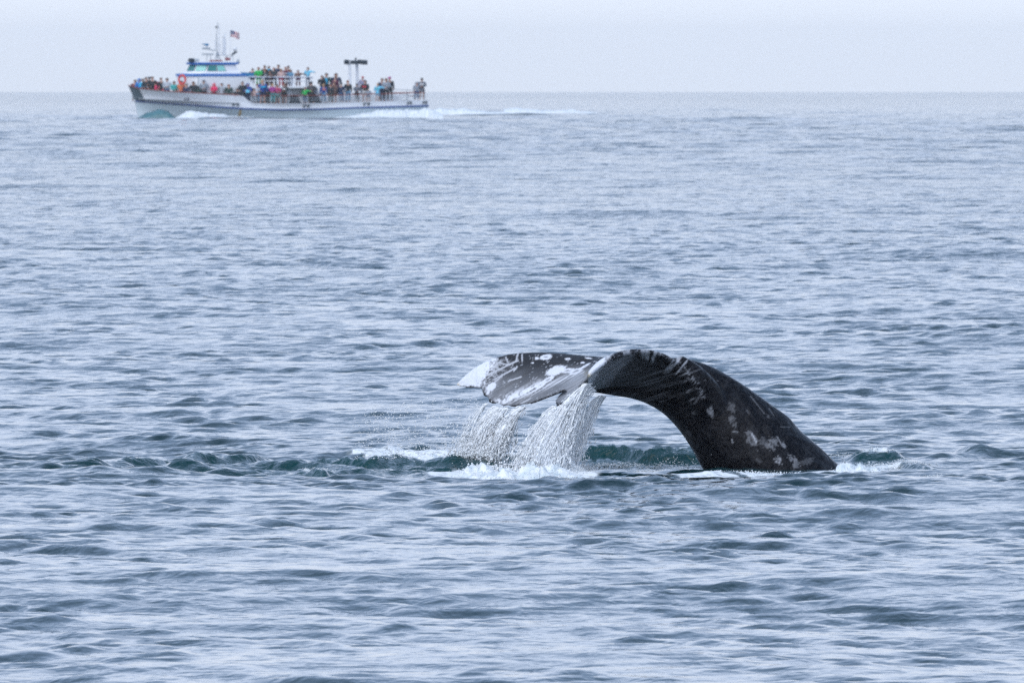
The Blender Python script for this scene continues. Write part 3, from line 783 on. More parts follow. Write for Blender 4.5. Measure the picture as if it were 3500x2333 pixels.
def dist_for(py):
    d = 1440.0
    for _ in range(60): d = F * CAMH / max(py - HORIZ - F * d / (2 * RE), 1)
    return d
def wake(name, pts, label, mat, wy=2.2, lump=1.0, seed=0, dfun=None):
    """ridge of beaten water; pts: px, row of its foot, height in rows"""
    pts = np.array(pts, float); n = int((pts[-1, 0] - pts[0, 0]) / 1.6); ny = 18
    px = np.linspace(pts[0, 0], pts[-1, 0], n); foot = np.interp(px, pts[:, 0], pts[:, 1]); hh = np.interp(px, pts[:, 0], pts[:, 2])
    d = np.array([dist_for(f) for f in foot])
    if dfun is not None: d = dfun(px, d)
    s = F / d; z0 = CAMH - (foot - HORIZ) / s
    gy = np.linspace(-1, 1, ny)[None]
    x = ((px - 1750) / s)[:, None] + 0 * gy; H = (hh / s)[:, None]
    l = fbm(x * 1.4 + seed, gy * 1.5 + 3, 4, 401 + seed)
    l2 = fbm(x * 7 + seed, gy * 4 + 3, 3, 431 + seed)
    z = H * (1 - np.abs(gy) ** 2.2) * (1 - lump * .62 + lump * (1.0 * l + .35 * l2)) - .5 * np.abs(gy) ** 6 + z0[:, None]
    y = d[:, None] + gy * wy
    V = np.stack([x, y, z], -1).reshape(-1, 3); g = np.arange(n * ny).reshape(n, ny)
    me = mesh_np(name, V, [np.stack([g[:-1, :-1], g[1:, :-1], g[1:, 1:], g[:-1, 1:]], -1).reshape(-1, 4)])
    o = link(name, me, mat); tag(o, label, 'boat wake', kind='stuff')
# ------------------------------------------------------------------ the excursion boat
DB = 1440.0; SB = F / DB; YAW = rad(16); WL = 408.7; BCX = 960.0
cy_, sy_ = math.cos(YAW), math.sin(YAW)
BO = Vector(((BCX - 1750) / SB, DB, -DB * DB / (2 * RE)))
def bx(px, Y): return ((px - BCX) / SB + Y * sy_) / cy_
def bz(py): return (WL - py) / SB
def bp(px, py, Y): return (bx(px, Y), Y, bz(py))
boat = bpy.data.objects.new('excursion_boat', None); COL.objects.link(boat)
boat.location = BO; boat.rotation_euler = (0, 0, YAW)
tag(boat, 'white sightseeing boat with blue stripes and crowded decks steaming left on the horizon', 'boat')
WHITE = worn('white_boat_paint', (.80, .82, .86), .35, .10, .6)
LOWER = worn('lower_hull_paint_sea_tint', (.62, .73, .80), .4, .14, .5)  # light grey hull paint; blue tint stands in for light off the sea
NAVY = worn('navy_stripe_paint', (.02, .07, .25), .4, .1)
BLUE = worn('bright_blue_paint', (.02, .16, .52), .4, .1)
TARP = worn('blue_canvas', (.01, .20, .42), .8, .15)
GREYP = worn('grey_bow_paint', (.10, .14, .17), .5, .15)
DECK = worn('deck_grey', (.35, .38, .42), .7, .1)
RUST = worn('red_brown_rail_paint', (.24, .055, .04), .6, .2)
STEEL = worn('galvanised_rail', (.42, .46, .50), .45, .1)
DARK = worn('dark_recess', (.02, .035, .05), .6, .1)
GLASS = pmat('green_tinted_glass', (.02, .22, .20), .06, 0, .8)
PALEGL = pmat('green_glass_painted_lit', (.25, .62, .55), .1, 0, .8)  # pale copy of the green glass, the lit look put into its colour
REDBOX = worn('dull_red_canister', (.22, .025, .035), .5, .1)
RING = worn('orange_red_ring', (.70, .06, .05), .5, .1)
STAIN = worn('rust_stain', (.50, .36, .17), .8, .3)

def bmesh_obj(name, bm, mat, parent=boat, smooth=False):
    me = bpy.data.meshes.new(name); bmesh.ops.recalc_face_normals(bm, faces=bm.faces); bm.to_mesh(me); bm.free()
    if smooth:
        for p in me.polygons: p.use_smooth = True
    return link(name, me, mat, parent)
def add_prism(bm, pts, n):
    """pts: closed ring of 3-D points on one side, n: offset vector to the other side"""
    a = [bm.verts.new(p) for p in pts]; b = [bm.verts.new(Vector(p) + Vector(n)) for p in pts]
    bm.faces.new(a); bm.faces.new(b[::-1])
    for i in range(len(a)):
        j = (i + 1) % len(a); bm.faces.new((a[i], b[i], b[j], a[j]))
def side_prism(name, pp, Y0, Y1, mat, parent=boat):
    """profile given in picture coordinates on the near face Y0, extruded across to Y1"""
    bm = bmesh.new(); add_prism(bm, [bp(px, py, Y0) for px, py in pp], (0, Y1 - Y0, 0))
    return bmesh_obj(name, bm, mat, parent)
def add_box(bm, lo, hi):
    x0, y0, z0 = lo; x1, y1, z1 = hi
    add_prism(bm, [(x0, y0, z0), (x1, y0, z0), (x1, y0, z1), (x0, y0, z1)], (0, y1 - y0, 0))
def add_bar(bm, a, b, r, seg=6, r2=None):
    a, b = Vector(a), Vector(b); t = (b - a); L_ = t.length
    if L_ < 1e-6: return
    q = t.to_track_quat('Z', 'Y').to_matrix(); r2 = r if r2 is None else r2
    A = [bm.verts.new(a + q @ Vector((math.cos(2 * math.pi * k / seg) * r, math.sin(2 * math.pi * k / seg) * r, 0))) for k in range(seg)]
    B = [bm.verts.new(b + q @ Vector((math.cos(2 * math.pi * k / seg) * r2, math.sin(2 * math.pi * k / seg) * r2, 0))) for k in range(seg)]
    bm.faces.new(A[::-1]); bm.faces.new(B)
    for k in range(seg):
        j = (k + 1) % seg; bm.faces.new((A[k], A[j], B[j], B[k]))
def bars(name, segs, r, mat, parent=boat, seg=6):
    bm = bmesh.new()
    for a, b in segs: add_bar(bm, a, b, r, seg)
    return bmesh_obj(name, bm, mat, parent)
def poly(tab, x): return float(np.interp(x, [t[0] for t in tab], [t[1] for t in tab]))

# hull, lofted from stem to transom
NS = 60
SHEER = [(443, 293), (475, 303), (612, 315.5), (760, 323), (824, 326), (832, 328), (840, 333), (849, 342), (860, 349.5), (875, 353.5), (900, 355.5), (960, 355.5), (1100, 353), (1215, 349.6), (1340, 346), (1465, 342.5)]
STRIPE = [(465, 344), (620, 355), (830, 369), (960, 373.5), (1100, 371), (1215, 366.7), (1340, 363.5), (1465, 360)]
def hb(u, k):       # half breadth: k=0 deck, 1 stripe, 2 waterline
    q = (3.15, 3.05, 2.75)[k] * (1 - (1 - min(u / (.30, .40, .55)[k], 1)) ** (2.1, 1.9, 1.7)[k])
    return max(q * (1 - .10 * max(0, (u - .7) / .3) ** 2), .04)
def hull_point(u, k, side=-1):
    px = (443, 465, 477)[k] + u * (1465 - (443, 465, 477)[k]) - (0, 0, 14 * u)[k]
    y = hb(u, k)
    X = bx(px, -y)
    py = (poly(SHEER, px), poly(STRIPE, px), 408.7 - 6 * max(0, u - .7) / .3)[k]
    return Vector((X, side * y, bz(py)))
hull_u = sorted(set(list(np.linspace(0, 1, NS)) + list(np.linspace(.36, .46, 22))))
def hull_sheet(kA, kB, nrow, mat, name, parent=boat, off=0.0, u0=0, u1=1, bulge=.0, sides=(-1, 1)):
    bm = bmesh.new(); us = [u for u in hull_u if u0 <= u <= u1]
    for sd_ in sides:
        rows = []
        for u in us:
            a = hull_point(u, kA, sd_); b = hull_point(u, kB, sd_)
            rr = []
            for j in range(nrow + 1):
                t = j / nrow; p = a.lerp(b, t); p.y += sd_ * (off - bulge * math.sin(math.pi * t) * min(1, p.y * sd_)); rr.append(bm.verts.new(p))
            rows.append(rr)
        for r0, r1 in zip(rows[:-1], rows[1:]):
            for j in range(nrow): bm.faces.new((r0[j], r1[j], r1[j + 1], r0[j + 1]))
    return bm
def build_hull():
    bm = bmesh.new(); rings = []
    for u in hull_u:
        d, s, wl = hull_point(u, 0), hull_point(u, 1), hull_point(u, 2)
        kz = -1.1 + .5 * max(0, u - .6)
        near = [d + Vector((0, .07, 0)), d, d.lerp(s, .5) + Vector((0, .10 * (1 - u), 0)), s, s.lerp(wl, .5) + Vector((0, .06, 0)), wl,
                Vector((wl.x, wl.y * .8, -.35)), Vector((wl.x, -.04, kz))]
        far = [Vector((p.x, -p.y, p.z)) for p in near[::-1]]
        rings.append([bm.verts.new(p) for p in near + far])
    n = len(rings[0])
    for a, b in zip(rings[:-1], rings[1:]):
        for j in range(n - 1):
            f = bm.faces.new((a[j], b[j], b[j + 1], a[j + 1]))
            f.material_index = 1 if 3 <= j <= n - 5 else 0
    bm.faces.new(rings[-1]); bm.faces.new(rings[0][::-1])
    o = bmesh_obj('hull', bm, [WHITE, LOWER]); return o
hull = build_hull()
# navy rubbing stripe and its bow return
bm = bmesh.new()
for sd_ in (-1, 1):
    prev = None
    for u in hull_u:
        s = hull_point(u, 1, sd_); o_ = sd_ * .045
        ring = [s + Vector((0, o_ * .2, .015)), s + Vector((0, o_, .0)), s + Vector((0, o_, -.10)), s + Vector((0, o_ * .2, -.115))]
        ring = [bm.verts.new(p) for p in ring]
        if prev:
            for j in range(3): bm.faces.new((prev[j], ring[j], ring[j + 1], prev[j + 1]))
        prev = ring
bmesh_obj('rubbing_stripe', bm, NAVY, hull)
bm = hull_sheet(0, 1, 4, None, '', off=.025, u0=.0, u1=.040); bmesh_obj('bow_panel', bm, GREYP, hull)
# cap rail along the high bulwark, red brown
bm = bmesh.new()
for sd_ in (-1, 1):
    us = [u for u in hull_u if u <= .372]
    for a, b in zip(us[:-1], us[1:]): add_bar(bm, hull_point(a, 0, sd_) + Vector((0, 0, .02)), hull_point(b, 0, sd_) + Vector((0, 0, .02)), .045, 5)
bmesh_obj('cap_rail', bm, RUST, hull)
# decks
bm = bmesh.new()
for (ua, ub, pyf) in ((.03, .372, lambda px: 336 + (px - 470) * .045), (.372, 1.0, lambda px: poly(SHEER, px) + 1.0)):
    prev = None
    for u in [q for q in hull_u if ua <= q <= ub]:
        p = hull_point(u, 0); px = 443 + u * 1022; z = bz(pyf(px)); y = abs(p.y) - .08
        r = [bm.verts.new((p.x, -y, z)), bm.verts.new((p.x, y, z)), bm.verts.new((p.x, y, z - .06)), bm.verts.new((p.x, -y, z - .06))]
        if prev:
            for j in range(4): bm.faces.new((prev[j], r[j], r[(j + 1) % 4], prev[(j + 1) % 4]))
        prev = r
bmesh_obj('deck', bm, DECK)
# freeing ports along the side
for px in (810, 1050, 1255, 1400, 1452):
    u = (px - 443) / 1022; y = -hb(u, 0) - .012; py = poly(STRIPE, px) - 9
    bm = bmesh.new(); z = bz(py); x = bx(px, y); w_ = .20 if px > 1380 else .30
    add_box(bm, (x - w_, y - .02, z + .05), (x + w_, y + .06, z + .11))
    add_box(bm, (x - w_, y - .02, z - .11), (x - w_ + .10, y + .06, z + .048)); add_box(bm, (x + w_ * .3, y - .02, z - .11), (x + w_ * .3 + .10, y + .06, z + .048))
    bmesh_obj('freeing_port', bm, DARK, hull)
bm = bmesh.new(); x = bx(806, -2.9); u_ = (806 - 443) / 1022
p1, p2 = hull_point(u_, 1), hull_point(u_, 2)
a = p1.lerp(p2, .12) + Vector((.12, -.02, 0)); b = p1.lerp(p2, .72) + Vector((-.05, -.02, 0))
add_prism(bm, [a + Vector((-.07, 0, 0)), a + Vector((.07, 0, 0)), b + Vector((.12, 0, 0)), b + Vector((-.12, 0, 0))], (0, .05, 0))
bmesh_obj('rust_streak', bm, STAIN, hull)

# --- main deckhouse with faceted front
def loft_house(name, near, far_inset, levels, mat, parent=boat):
    """near: list of (Y, dX) giving the faceted plan outline of the front; levels: (py, px_front_corner, px_aft)"""
    bm = bmesh.new(); rings = []
    for (py, pxc, pxa, hbw) in levels:
        Xc = bx(pxc, -hbw); Xa = bx(pxa, -hbw); z = bz(py)
        plan = [(Xa, -hbw), (Xc, -hbw), (Xc - .85, -hbw * .62), (Xc - 1.15, 0), (Xc - .85, hbw * .62), (Xc, hbw), (Xa, hbw)]
        rings.append([bm.verts.new((x, y, z)) for x, y in plan])
    for a, b in zip(rings[:-1], rings[1:]):
        for j in range(len(a)):
            k = (j + 1) % len(a); bm.faces.new((a[j], a[k], b[k], b[j]))
    bm.faces.new(rings[0][::-1]); bm.faces.new(rings[-1])
    return bmesh_obj(name, bm, mat, parent)
house = loft_house('deckhouse', None, None, [(345, 676, 905, 2.25), (304, 678, 898, 2.25), (296, 678, 884, 2.25), (261, 680, 845, 2.2)], WHITE)
loft_house('blue_trim', None, None, [(261, 677, 846, 2.26), (252.5, 677, 842, 2.26)], BLUE, house)
bm = bmesh.new(); x = bx(680, -2.27); add_box(bm, (x - .01, -2.275, bz(342)), (x + .03, -2.24, bz(262))); bmesh_obj('corner_seam', bm, STEEL, house)
# roof of the deckhouse, white coaming under the wheelhouse
loft_house('coaming', None, None, [(252.4, 690, 826, 1.95), (247, 692, 822, 1.9)], WHITE, house)
# --- wheelhouse
wh_levels = [(246.9, 706, 822, 1.75), (221, 716, 806, 1.60)]
wheel = loft_house('wheelhouse', None, None, wh_levels, WHITE)
loft_house('roof_trim', None, None, [(221, 706, 816, 1.75), (214, 704, 818, 1.78)], BLUE, wheel)
loft_house('roof', None, None, [(213.9, 708, 812, 1.7), (211, 712, 806, 1.6)], WHITE, wheel)
def house_faces():
    out = []
    for (py, pxc, pxa, h) in wh_levels:
        Xc = bx(pxc, -h); Xa = bx(pxa, -h); z = bz(py)
        out.append([Vector(p) for p in ((Xa, -h, z), (Xc, -h, z), (Xc - .85, -h * .62, z), (Xc - 1.15, 0, z), (Xc - .85, h * .62, z), (Xc, h, z), (Xa, h, z))])
    return out
lo, hi = house_faces()
def window(j, s0, s1, t0, t1, mat, skew=0.0):
    """window on wall segment j between plan corners j and j+1, s along, t up"""
    k = (j + 1) % 7
    def pt(s, t): return (lo[j].lerp(lo[k], s)).lerp(hi[j].lerp(hi[k], s), t)
    n = (lo[k] - lo[j]).cross(hi[j] - lo[j]).normalized()
    c = (lo[0] + lo[3] + lo[5]) / 3
    if n.dot(lo[j] - c) < 0: n = -n
    q = [pt(s0, t0), pt(s1, t0), pt(s1 - skew, t1), pt(s0 - skew, t1)]
    bm = bmesh.new(); add_prism(bm, [p + n * .004 for p in q], n * .03)
    w_ = bmesh_obj('window', bm, DARK, wheel)
    cen = sum(q, Vector()) / 4
    bm = bmesh.new(); add_prism(bm, [p.lerp(cen, .07) + n * .036 for p in q], n * .006)
    bmesh_obj('pane', bm, mat, w_)
L0 = (lo[1] - lo[0]).length
window(0, .40, .66, .12, .88, PALEGL, -.05); window(0, .685, .97, .12, .88, GLASS, -.04)
window(1, .06, .94, .12, .88, PALEGL); window(2, .05, .47, .12, .88, GLASS); window(2, .53, .95, .12, .88, GLASS)
window(3, .05, .47, .12, .88, PALEGL); window(3, .53, .95, .12, .88, GLASS); window(4, .06, .94, .12, .88, GLASS)
window(5, .03, .30, .12, .88, GLASS, .04); window(5, .33, .60, .12, .88, GLASS, .05)
# blue weather cloth on the upper deck rail
side_prism('weather_cloth', [(824, 247.5), (876, 250), (876, 263), (840, 262.5)], -2.2, -2.16, TARP)
# --- upper passenger deck
upper = side_prism('upper_deck', [(846, 296), (1096, 295), (1096, 301), (850, 302)], -2.7, 2.7, WHITE)
YR = -2.62
for (pa, pb) in (((852, 263), (1068, 264)), ((862, 277), (1066, 277.5))):
    bars('rail', [(bp(*pa, YR), bp(*pb, YR))], .045, WHITE, upper)
    bars('rail', [(bp(*pa, 2.6), bp(*pb, 2.6))], .045, WHITE, upper)
bars('rail', [(bp(1068, 264, YR), bp(1068, 264, 2.6))], .045, WHITE, upper)
bars('awning_pole', [(bp(850, 266, YR), bp(1070, 266, YR))], .03, NAVY, upper)
for px in (903, 949, 996, 1007, 1046, 1067):
    bars('rail_post', [(bp(px, 263.5, YR), bp(px, 296, YR))], .045, WHITE, upper)
for px in (903, 949, 1000, 1046): bars('rail_post', [(bp(px, 263.5, 2.6), bp(px, 296, 2.6))], .045, WHITE, upper)
# lower cabin under the upper deck
cabin = side_prism('lower_cabin', [(905, 353.5), (905, 302), (1086, 301), (1100, 352)], -1.9, 2.2, WHITE)
for (a, b, c, d) in ((938, 990, 983, 930), (990, 1018, 1028, 986), (1060, 1088, 1102, 1056)):
    pass
side_prism('window', [(985, 327), (1019, 327), (1029, 352), (985, 352)], -1.94, -1.885, DARK, cabin)
side_prism('window', [(1058, 327.5), (1088, 328), (1099, 351.5), (1058, 351.5)], -1.94, -1.885, DARK, cabin)
side_prism('window', [(912, 326), (972, 326), (976, 351.5), (912, 351.5)], -1.94, -1.885, DARK, cabin)
for py in (306.5, 313.5, 320): side_prism('stair_tread', [(1004, py), (1082, py), (1082, py + 1.8), (1004, py + 1.8)], -2.25, -1.905, STEEL, cabin)
# white deck boxes aft
side_prism('deck_box', [(1104, 351.5), (1104, 331), (1180, 331), (1180, 350.5)], -1.1, 2.0, WHITE)
side_prism('deck_box', [(1192, 350), (1192, 329), (1288, 328), (1288, 347.5)], -.9, 2.0, WHITE)
side_prism('deck_box', [(1290, 347.3), (1290, 301), (1309, 300), (1309, 346.8)], -1.4, -.4, WHITE)
side_prism('bench', [(1312, 346.3), (1312, 327), (1372, 326), (1372, 345)], -.6, 1.9, WHITE)
# --- aft rail, red brown cap with galvanised posts
def near_y(px): return -hb((px - 443) / 1022, 0) + .10
pts = [(864, 326.5), (960, 327), (1060, 326.5), (1130, 325.5), (1215, 323.8), (1300, 321.5), (1390, 318.8), (1452, 316.5)]
def rail_run(name, pts, dy, r, mat):
    for sd_ in (-1, 1):
        bm = bmesh.new()
        for (a, b) in zip(pts[:-1], pts[1:]):
            A = Vector(bp(a[0], a[1] + dy, near_y(a[0]))); B = Vector(bp(b[0], b[1] + dy, near_y(b[0])))
            if sd_ > 0: A.y *= -1; B.y *= -1
            add_bar(bm, A, B, r, 5)
        bmesh_obj(name, bm, mat)
rail_run('hand_rail', pts, 0, .035, RUST)
rail_run('lower_rail', pts, 9, .018, STEEL); rail_run('lower_rail', pts, 17, .018, STEEL)
for px in (860, 927, 961, 990, 1052, 1105, 1160, 1215, 1275, 1335, 1393, 1452):
    py = poly(pts, px); yy = near_y(px); foot = poly(SHEER, px)
    bars('stanchion', [(bp(px, py, yy), bp(px, foot, yy))], .035, STEEL)
    A, B = Vector(bp(px, py, yy)), Vector(bp(px, foot, yy)); A.y *= -1; B.y *= -1
    bars('stanchion', [(A, B)], .035, STEEL)
A, B = Vector(bp(1452, 316.5, near_y(1452))), None
bars('stern_rail', [(A, Vector((A.x, -A.y, A.z))), (A - Vector((0, 0, .3)), Vector((A.x, -A.y, A.z - .3)))], .03, RUST)
hr = [(1343, 306), (1390, 308), (1416, 310.5)]
for a, b in zip(hr[:-1], hr[1:]): bars('high_rail', [(bp(*a, -.4), bp(*b, -.4))], .03, STEEL)
for px, py in ((1345, 306), (1390, 308), (1414, 310.5)): bars('stanchion', [(bp(px, py, -.4), bp(px, 344, -.4))], .03, STEEL)

# --- mast, aerials, radar
mast = bars('mast', [(bp(746, 211, 0), bp(742, 176, 0)), (bp(736, 211, -.5), bp(742, 176, 0)), (bp(756, 211, .5), bp(744, 180, 0)), (bp(742, 176, 0), bp(741, 118, 0))], .045, STEEL)
bars('top_mast', [(bp(741, 118, 0), bp(745, 76, 0))], .025, STEEL, mast)
bm = bmesh.new(); add_box(bm, Vector(bp(739, 96, -.12)), Vector(bp(744, 91, .12))); bmesh_obj('mast_light', bm, DARK, mast)
bars('yard', [(bp(706, 169, 0), bp(742, 173, 0)), (bp(748, 189, 0), bp(798, 191, 0)), (bp(752, 178, 0), bp(750, 190, 0)), (bp(758, 178, 0), bp(764, 190, 0)), (bp(738, 196, 0), bp(756, 186, 0))], .03, STEEL, mast)
bm = bmesh.new(); add_prism(bm, [bp(691, 151, -.15), bp(711, 149.5, -.15), bp(716, 152, -.15), bp(713, 157.5, -.15), bp(701, 154, -.15)], (0, .3, 0)); rd_ = bmesh_obj('radar_scanner', bm, TARP, mast)
bars('radar_pedestal', [(bp(707, 156, 0), bp(706, 163, 0))], .10, WHITE, rd_, 8)
bm = bmesh.new(); add_box(bm, Vector(bp(700, 170, -.35)), Vector(bp(712, 163, .35))); bmesh_obj('platform', bm, STEEL, mast)
bm = bmesh.new(); add_box(bm, Vector(bp(700, 189, -.4)), Vector(bp(723, 183.5, .4))); bmesh_obj('platform', bm, STEEL, mast)
for q in ((bp(710, 189, -.3), bp(708, 210, -.3)), (bp(720, 189, -.3), bp(724, 210, -.3)), (bp(712, 165, 0), bp(732, 176, 0))): bars('platform_leg', [q], .03, STEEL, mast)
for px, y0, y1, Y in ((748, 190, 84, .4), (762, 190, 126, -.3), (765, 190, 122, .2), (769, 190, 112, .3), (772, 190, 140, -.2), (752, 189, 150, -.4), (736, 176, 140, .3)):
    bars('aerial', [(bp(px, y0, Y), bp(px + 1, y1, Y))], .042, WHITE, mast, 5)
for q in ((bp(796, 191, 0), bp(798, 210, 0)), (bp(772, 191, 0), bp(778, 210, 0)), (bp(778, 191, .2), bp(770, 210, .2))): bars('yard_leg', [q], .025, STEEL, mast)
bm = bmesh.new(); add_prism(bm, [bp(794, 190, -.2), bp(803, 178, -.2), bp(813, 175.5, -.2), bp(811, 180, -.2), bp(802, 187, -.2)], (0, .4, 0)); bmesh_obj('tilted_dish', bm, DARK, mast)
bm = bmesh.new(); bmesh.ops.create_uvsphere(bm, u_segments=14, v_segments=8, radius=.17); bmesh.ops.translate(bm, verts=bm.verts, vec=Vector(bp(803, 168, .2))); bmesh_obj('satellite_dome', bm, WHITE, mast, True)
bars('dome_post', [(bp(803, 172, .2), bp(801, 182, .2))], .03, WHITE, mast)
bm = bmesh.new(); add_box(bm, Vector(bp(774, 207, -.3)), Vector(bp(783, 198, .1))); bmesh_obj('equipment_box', bm, REDBOX, mast)
# searchlight, roof gear
bars('searchlight', [(bp(650, 207, -1.2), bp(664, 207, -1.0))], .17, DARK, wheel, 12)
bars('searchlight', [(bp(668, 206.5, -.4), bp(681, 206.5, -.4))], .13, STEEL, wheel, 12)
bars('searchlight_stand', [(bp(657, 207, -1.1), bp(657, 216, -1.1))], .05, DARK, wheel)
bm = bmesh.new(); add_box(bm, Vector(bp(683, 214, -.8)), Vector(bp(720, 211, .6))); bmesh_obj('roof_hatch', bm, TARP, wheel)
bm = bmesh.new(); add_bar(bm, Vector(bp(721, 210.5, -1.3)), Vector(bp(759, 210.5, -1.3)), .11, 10); add_box(bm, Vector(bp(721, 214, -1.45)), Vector(bp(759, 207.5, -1.1))); bmesh_obj('raft_canister', bm, REDBOX, wheel)
bars('loud_hailer', [(bp(812, 211, -1.4), bp(819, 211, -1.4))], .19, STEEL, wheel, 12)
# flag on its staff
staff = bars('flagstaff', [(bp(788, 211, .3), bp(787.5, 105, .3))], .022, WHITE)
def flag():
    nx, nz = 26, 13; bm = bmesh.new(); X0, Y0, Z0 = bp(788.5, 106, .3); W_, H_ = .80, .52
    V = [[bm.verts.new((X0 + W_ * i / nx * (1 - .02 * math.sin(i)), Y0 + .07 * math.sin(i / nx * 7.5), Z0 - .26 * i / nx * .55 + .05 * math.sin(i / nx * 5 + .6) - H_ * j / nz - .10 * (1 - i / nx) * j / nz * 0 + .0)) for j in range(nz + 1)] for i in range(nx + 1)]
    for i in range(nx):
        for j in range(nz):
            f = bm.faces.new((V[i][j], V[i + 1][j], V[i + 1][j + 1], V[i][j + 1]))
            f.material_index = 2 if (i < nx * .42 and j < 7) else (0 if j % 2 == 0 else 1)
    me = bpy.data.meshes.new('flag'); bm.to_mesh(me)
    st = bmesh.new()
    for r in range(9):
        for c in range(6 if r % 2 == 0 else 5):
            i = (.6 + c * 1.75 + (.87 if r % 2 else 0)); j = .5 + r * .74
            ii = int(i); p = V[ii][0].co.lerp(V[ii + 1][0].co, i - ii); z = p.z - H_ * j / nz
            for s_ in (-.006, .006):
                k = [st.verts.new((p.x + .011 * math.cos(a), p.y + s_, z + .011 * math.sin(a))) for a in (1.57, 2.83, 4.08, 5.34, .31)]
                st.faces.new(k)
    bm.free()
    f_ = link('flag', me, [pmat('flag_red', (.45, .03, .06), .8), pmat('flag_white', (.8, .8, .8), .8), pmat('flag_blue', (.015, .04, .18), .8)], staff)
    for p in me.polygons: p.use_smooth = True
    so = bmesh_obj('stars', st, pmat('star_white', (.85, .85, .85), .8), None); so.parent = None
    bpy.data.objects.remove(so) if False else None
    so.parent = staff; so['kind'] = 'stuff'
flag()
# --- twin-post light gantry
gan = bars('light_gantry', [(bp(1197, 350, -.2), bp(1193, 212, -.2)), (bp(1221, 350, .5), bp(1219, 212, .5)), (bp(1193, 212, -.2), bp(1219, 212, .5))], .13, WHITE, boat, 8)
bm = bmesh.new(); add_box(bm, Vector(bp(1200, 220, -.4)), Vector(bp(1214, 207, .4))); bmesh_obj('junction_box', bm, DARK, gan)
bars('mast_cap', [(bp(1214, 206, .2), bp(1216, 198, .2))], .07, DARK, gan, 6)
for (a, b, c, d) in ((1177, 212, 1191, 213), (1224, 212, 1231, 212), (1234, 213, 1254, 214)):
    bars('floodlight', [(bp(a, b, -.3), bp(c, d, -.3))], .20, DARK, gan, 10)
bars('cross_arm', [(bp(1176, 214, -.1), bp(1254, 214.5, -.1))], .03, STEEL, gan)
# stern steps of foam along and behind the boat
TEALW = SEA_MAT
def hull_d(px, d):
    h = DB + ((px - BCX) / SB) * math.tan(YAW) - 4.0 - .9
    h = np.where(px < 640, h + 1.9 * np.clip((640 - px) / 170, 0, 1) ** 1.5, h)
    return h
AER = worn('aerated_water', (.07, .19, .22), .28, .3, 3)
cd = lambda v: (lambda px, d: np.full(len(px), float(v)))
wake('bow_wave', [(462, 409, 2), (500, 410, 22), (540, 410, 36), (575, 410, 32), (596, 410, 12), (606, 410, 2)], 'teal bow wave curling from the boat stem', AER, 1.4, .35, 3, hull_d)
wake('boat_foam', [(585, 409, 1), (625, 409, 17), (665, 409, 26), (720, 409, 21), (780, 409, 14), (840, 409, 9), (930, 409, 4), (1000, 409, 1)], 'white foam heaped along the boat side behind its bow wave', FOAM, 1.6, 1.0, 5, hull_d)
wake('boat_foam', [(1110, 408, 2), (1180, 407, 8), (1260, 406, 18), (1340, 405, 26), (1400, 405, 28), (1445, 404, 28), (1475, 401, 24), (1500, 398, 12), (1515, 396, 2)], 'white foam rising along the boat side to its stern', FOAM, 1.6, 1.0, 9, hull_d)
wake('boat_foam', [(1455, 399, 18), (1510, 396, 25), (1570, 392, 20), (1620, 391, 12), (1680, 391, 9), (1738, 386, 3)], 'thick white foam trailing behind the boat stern', FOAM, 2.2, 1.0, 21, cd(1590))
wake('boat_foam', [(1722, 378, 4), (1760, 383, 11), (1800, 386, 10), (1870, 388, 11), (1960, 391, 13), (2000, 392, 10), (2050, 394, 6), (2060, 394, 1)], 'thin far line of white foam ending the wake', FOAM, 2.0, 1.0, 12, cd(1650))
wake('wake_trough', [(1440, 405, 1), (1500, 400, 5), (1600, 395, 5), (1700, 394, 5), (1800, 390, 5), (1900, 393, 3), (1960, 395, 1)], 'dark smooth wave below the boat wake', TEALW, 2.6, .3, 15, cd(1560))
# ------------------------------------------------------------------ people aboard
def skin_body(name, joints, edges, root):
    me = bpy.data.meshes.new(name); me.from_pydata([j[:3] for j in joints], edges, []); me.update()
    o = bpy.data.objects.new(name, me); COL.objects.link(o)
    o.modifiers.new('s', 'SKIN')
    lay = me.skin_vertices[0] if len(me.skin_vertices) else None
    if lay is None:
        return None
    for i, j in enumerate(joints):
        lay.data[i].radius = (j[3], j[4] if len(j) > 4 else j[3]); lay.data[i].use_root = (i == root)
    o.modifiers.new('d', 'SUBSURF').levels = 1
    dg = bpy.context.evaluated_depsgraph_get(); m2 = bpy.data.meshes.new_from_object(o.evaluated_get(dg)); m2.name = name
    bpy.data.objects.remove(o)
    for p in m2.polygons: p.use_smooth = True
    return m2
def pose_joints(kind):
    """standing adult 1.74 m, facing -Y; returns shoulder-elbow-hand positions for both arms"""
    S_ = 1
    if kind == 'rail': return [((.20, 0, 1.42), (.27, -.10, 1.16), (.20, -.38, 1.06)), ((-.20, 0, 1.42), (-.27, -.10, 1.16), (-.20, -.38, 1.06))]
    if kind == 'sides': return [((.20, 0, 1.42), (.26, .03, 1.12), (.25, -.05, .84)), ((-.20, 0, 1.42), (-.26, .03, 1.12), (-.25, -.05, .84))]
    if kind == 'folded': return [((.20, 0, 1.42), (.28, -.04, 1.13), (.02, -.20, 1.12)), ((-.20, 0, 1.42), (-.28, -.04, 1.13), (-.02, -.22, 1.05))]
    if kind == 'camera': return [((.20, 0, 1.42), (.30, -.16, 1.22), (.08, -.24, 1.52)), ((-.20, 0, 1.42), (-.30, -.16, 1.22), (-.08, -.24, 1.52))]
    if kind == 'point': return [((.20, 0, 1.42), (.44, -.06, 1.36), (.68, -.10, 1.30)), ((-.20, 0, 1.42), (-.27, -.02, 1.13), (-.18, -.18, 1.0))]
PROTO = {}
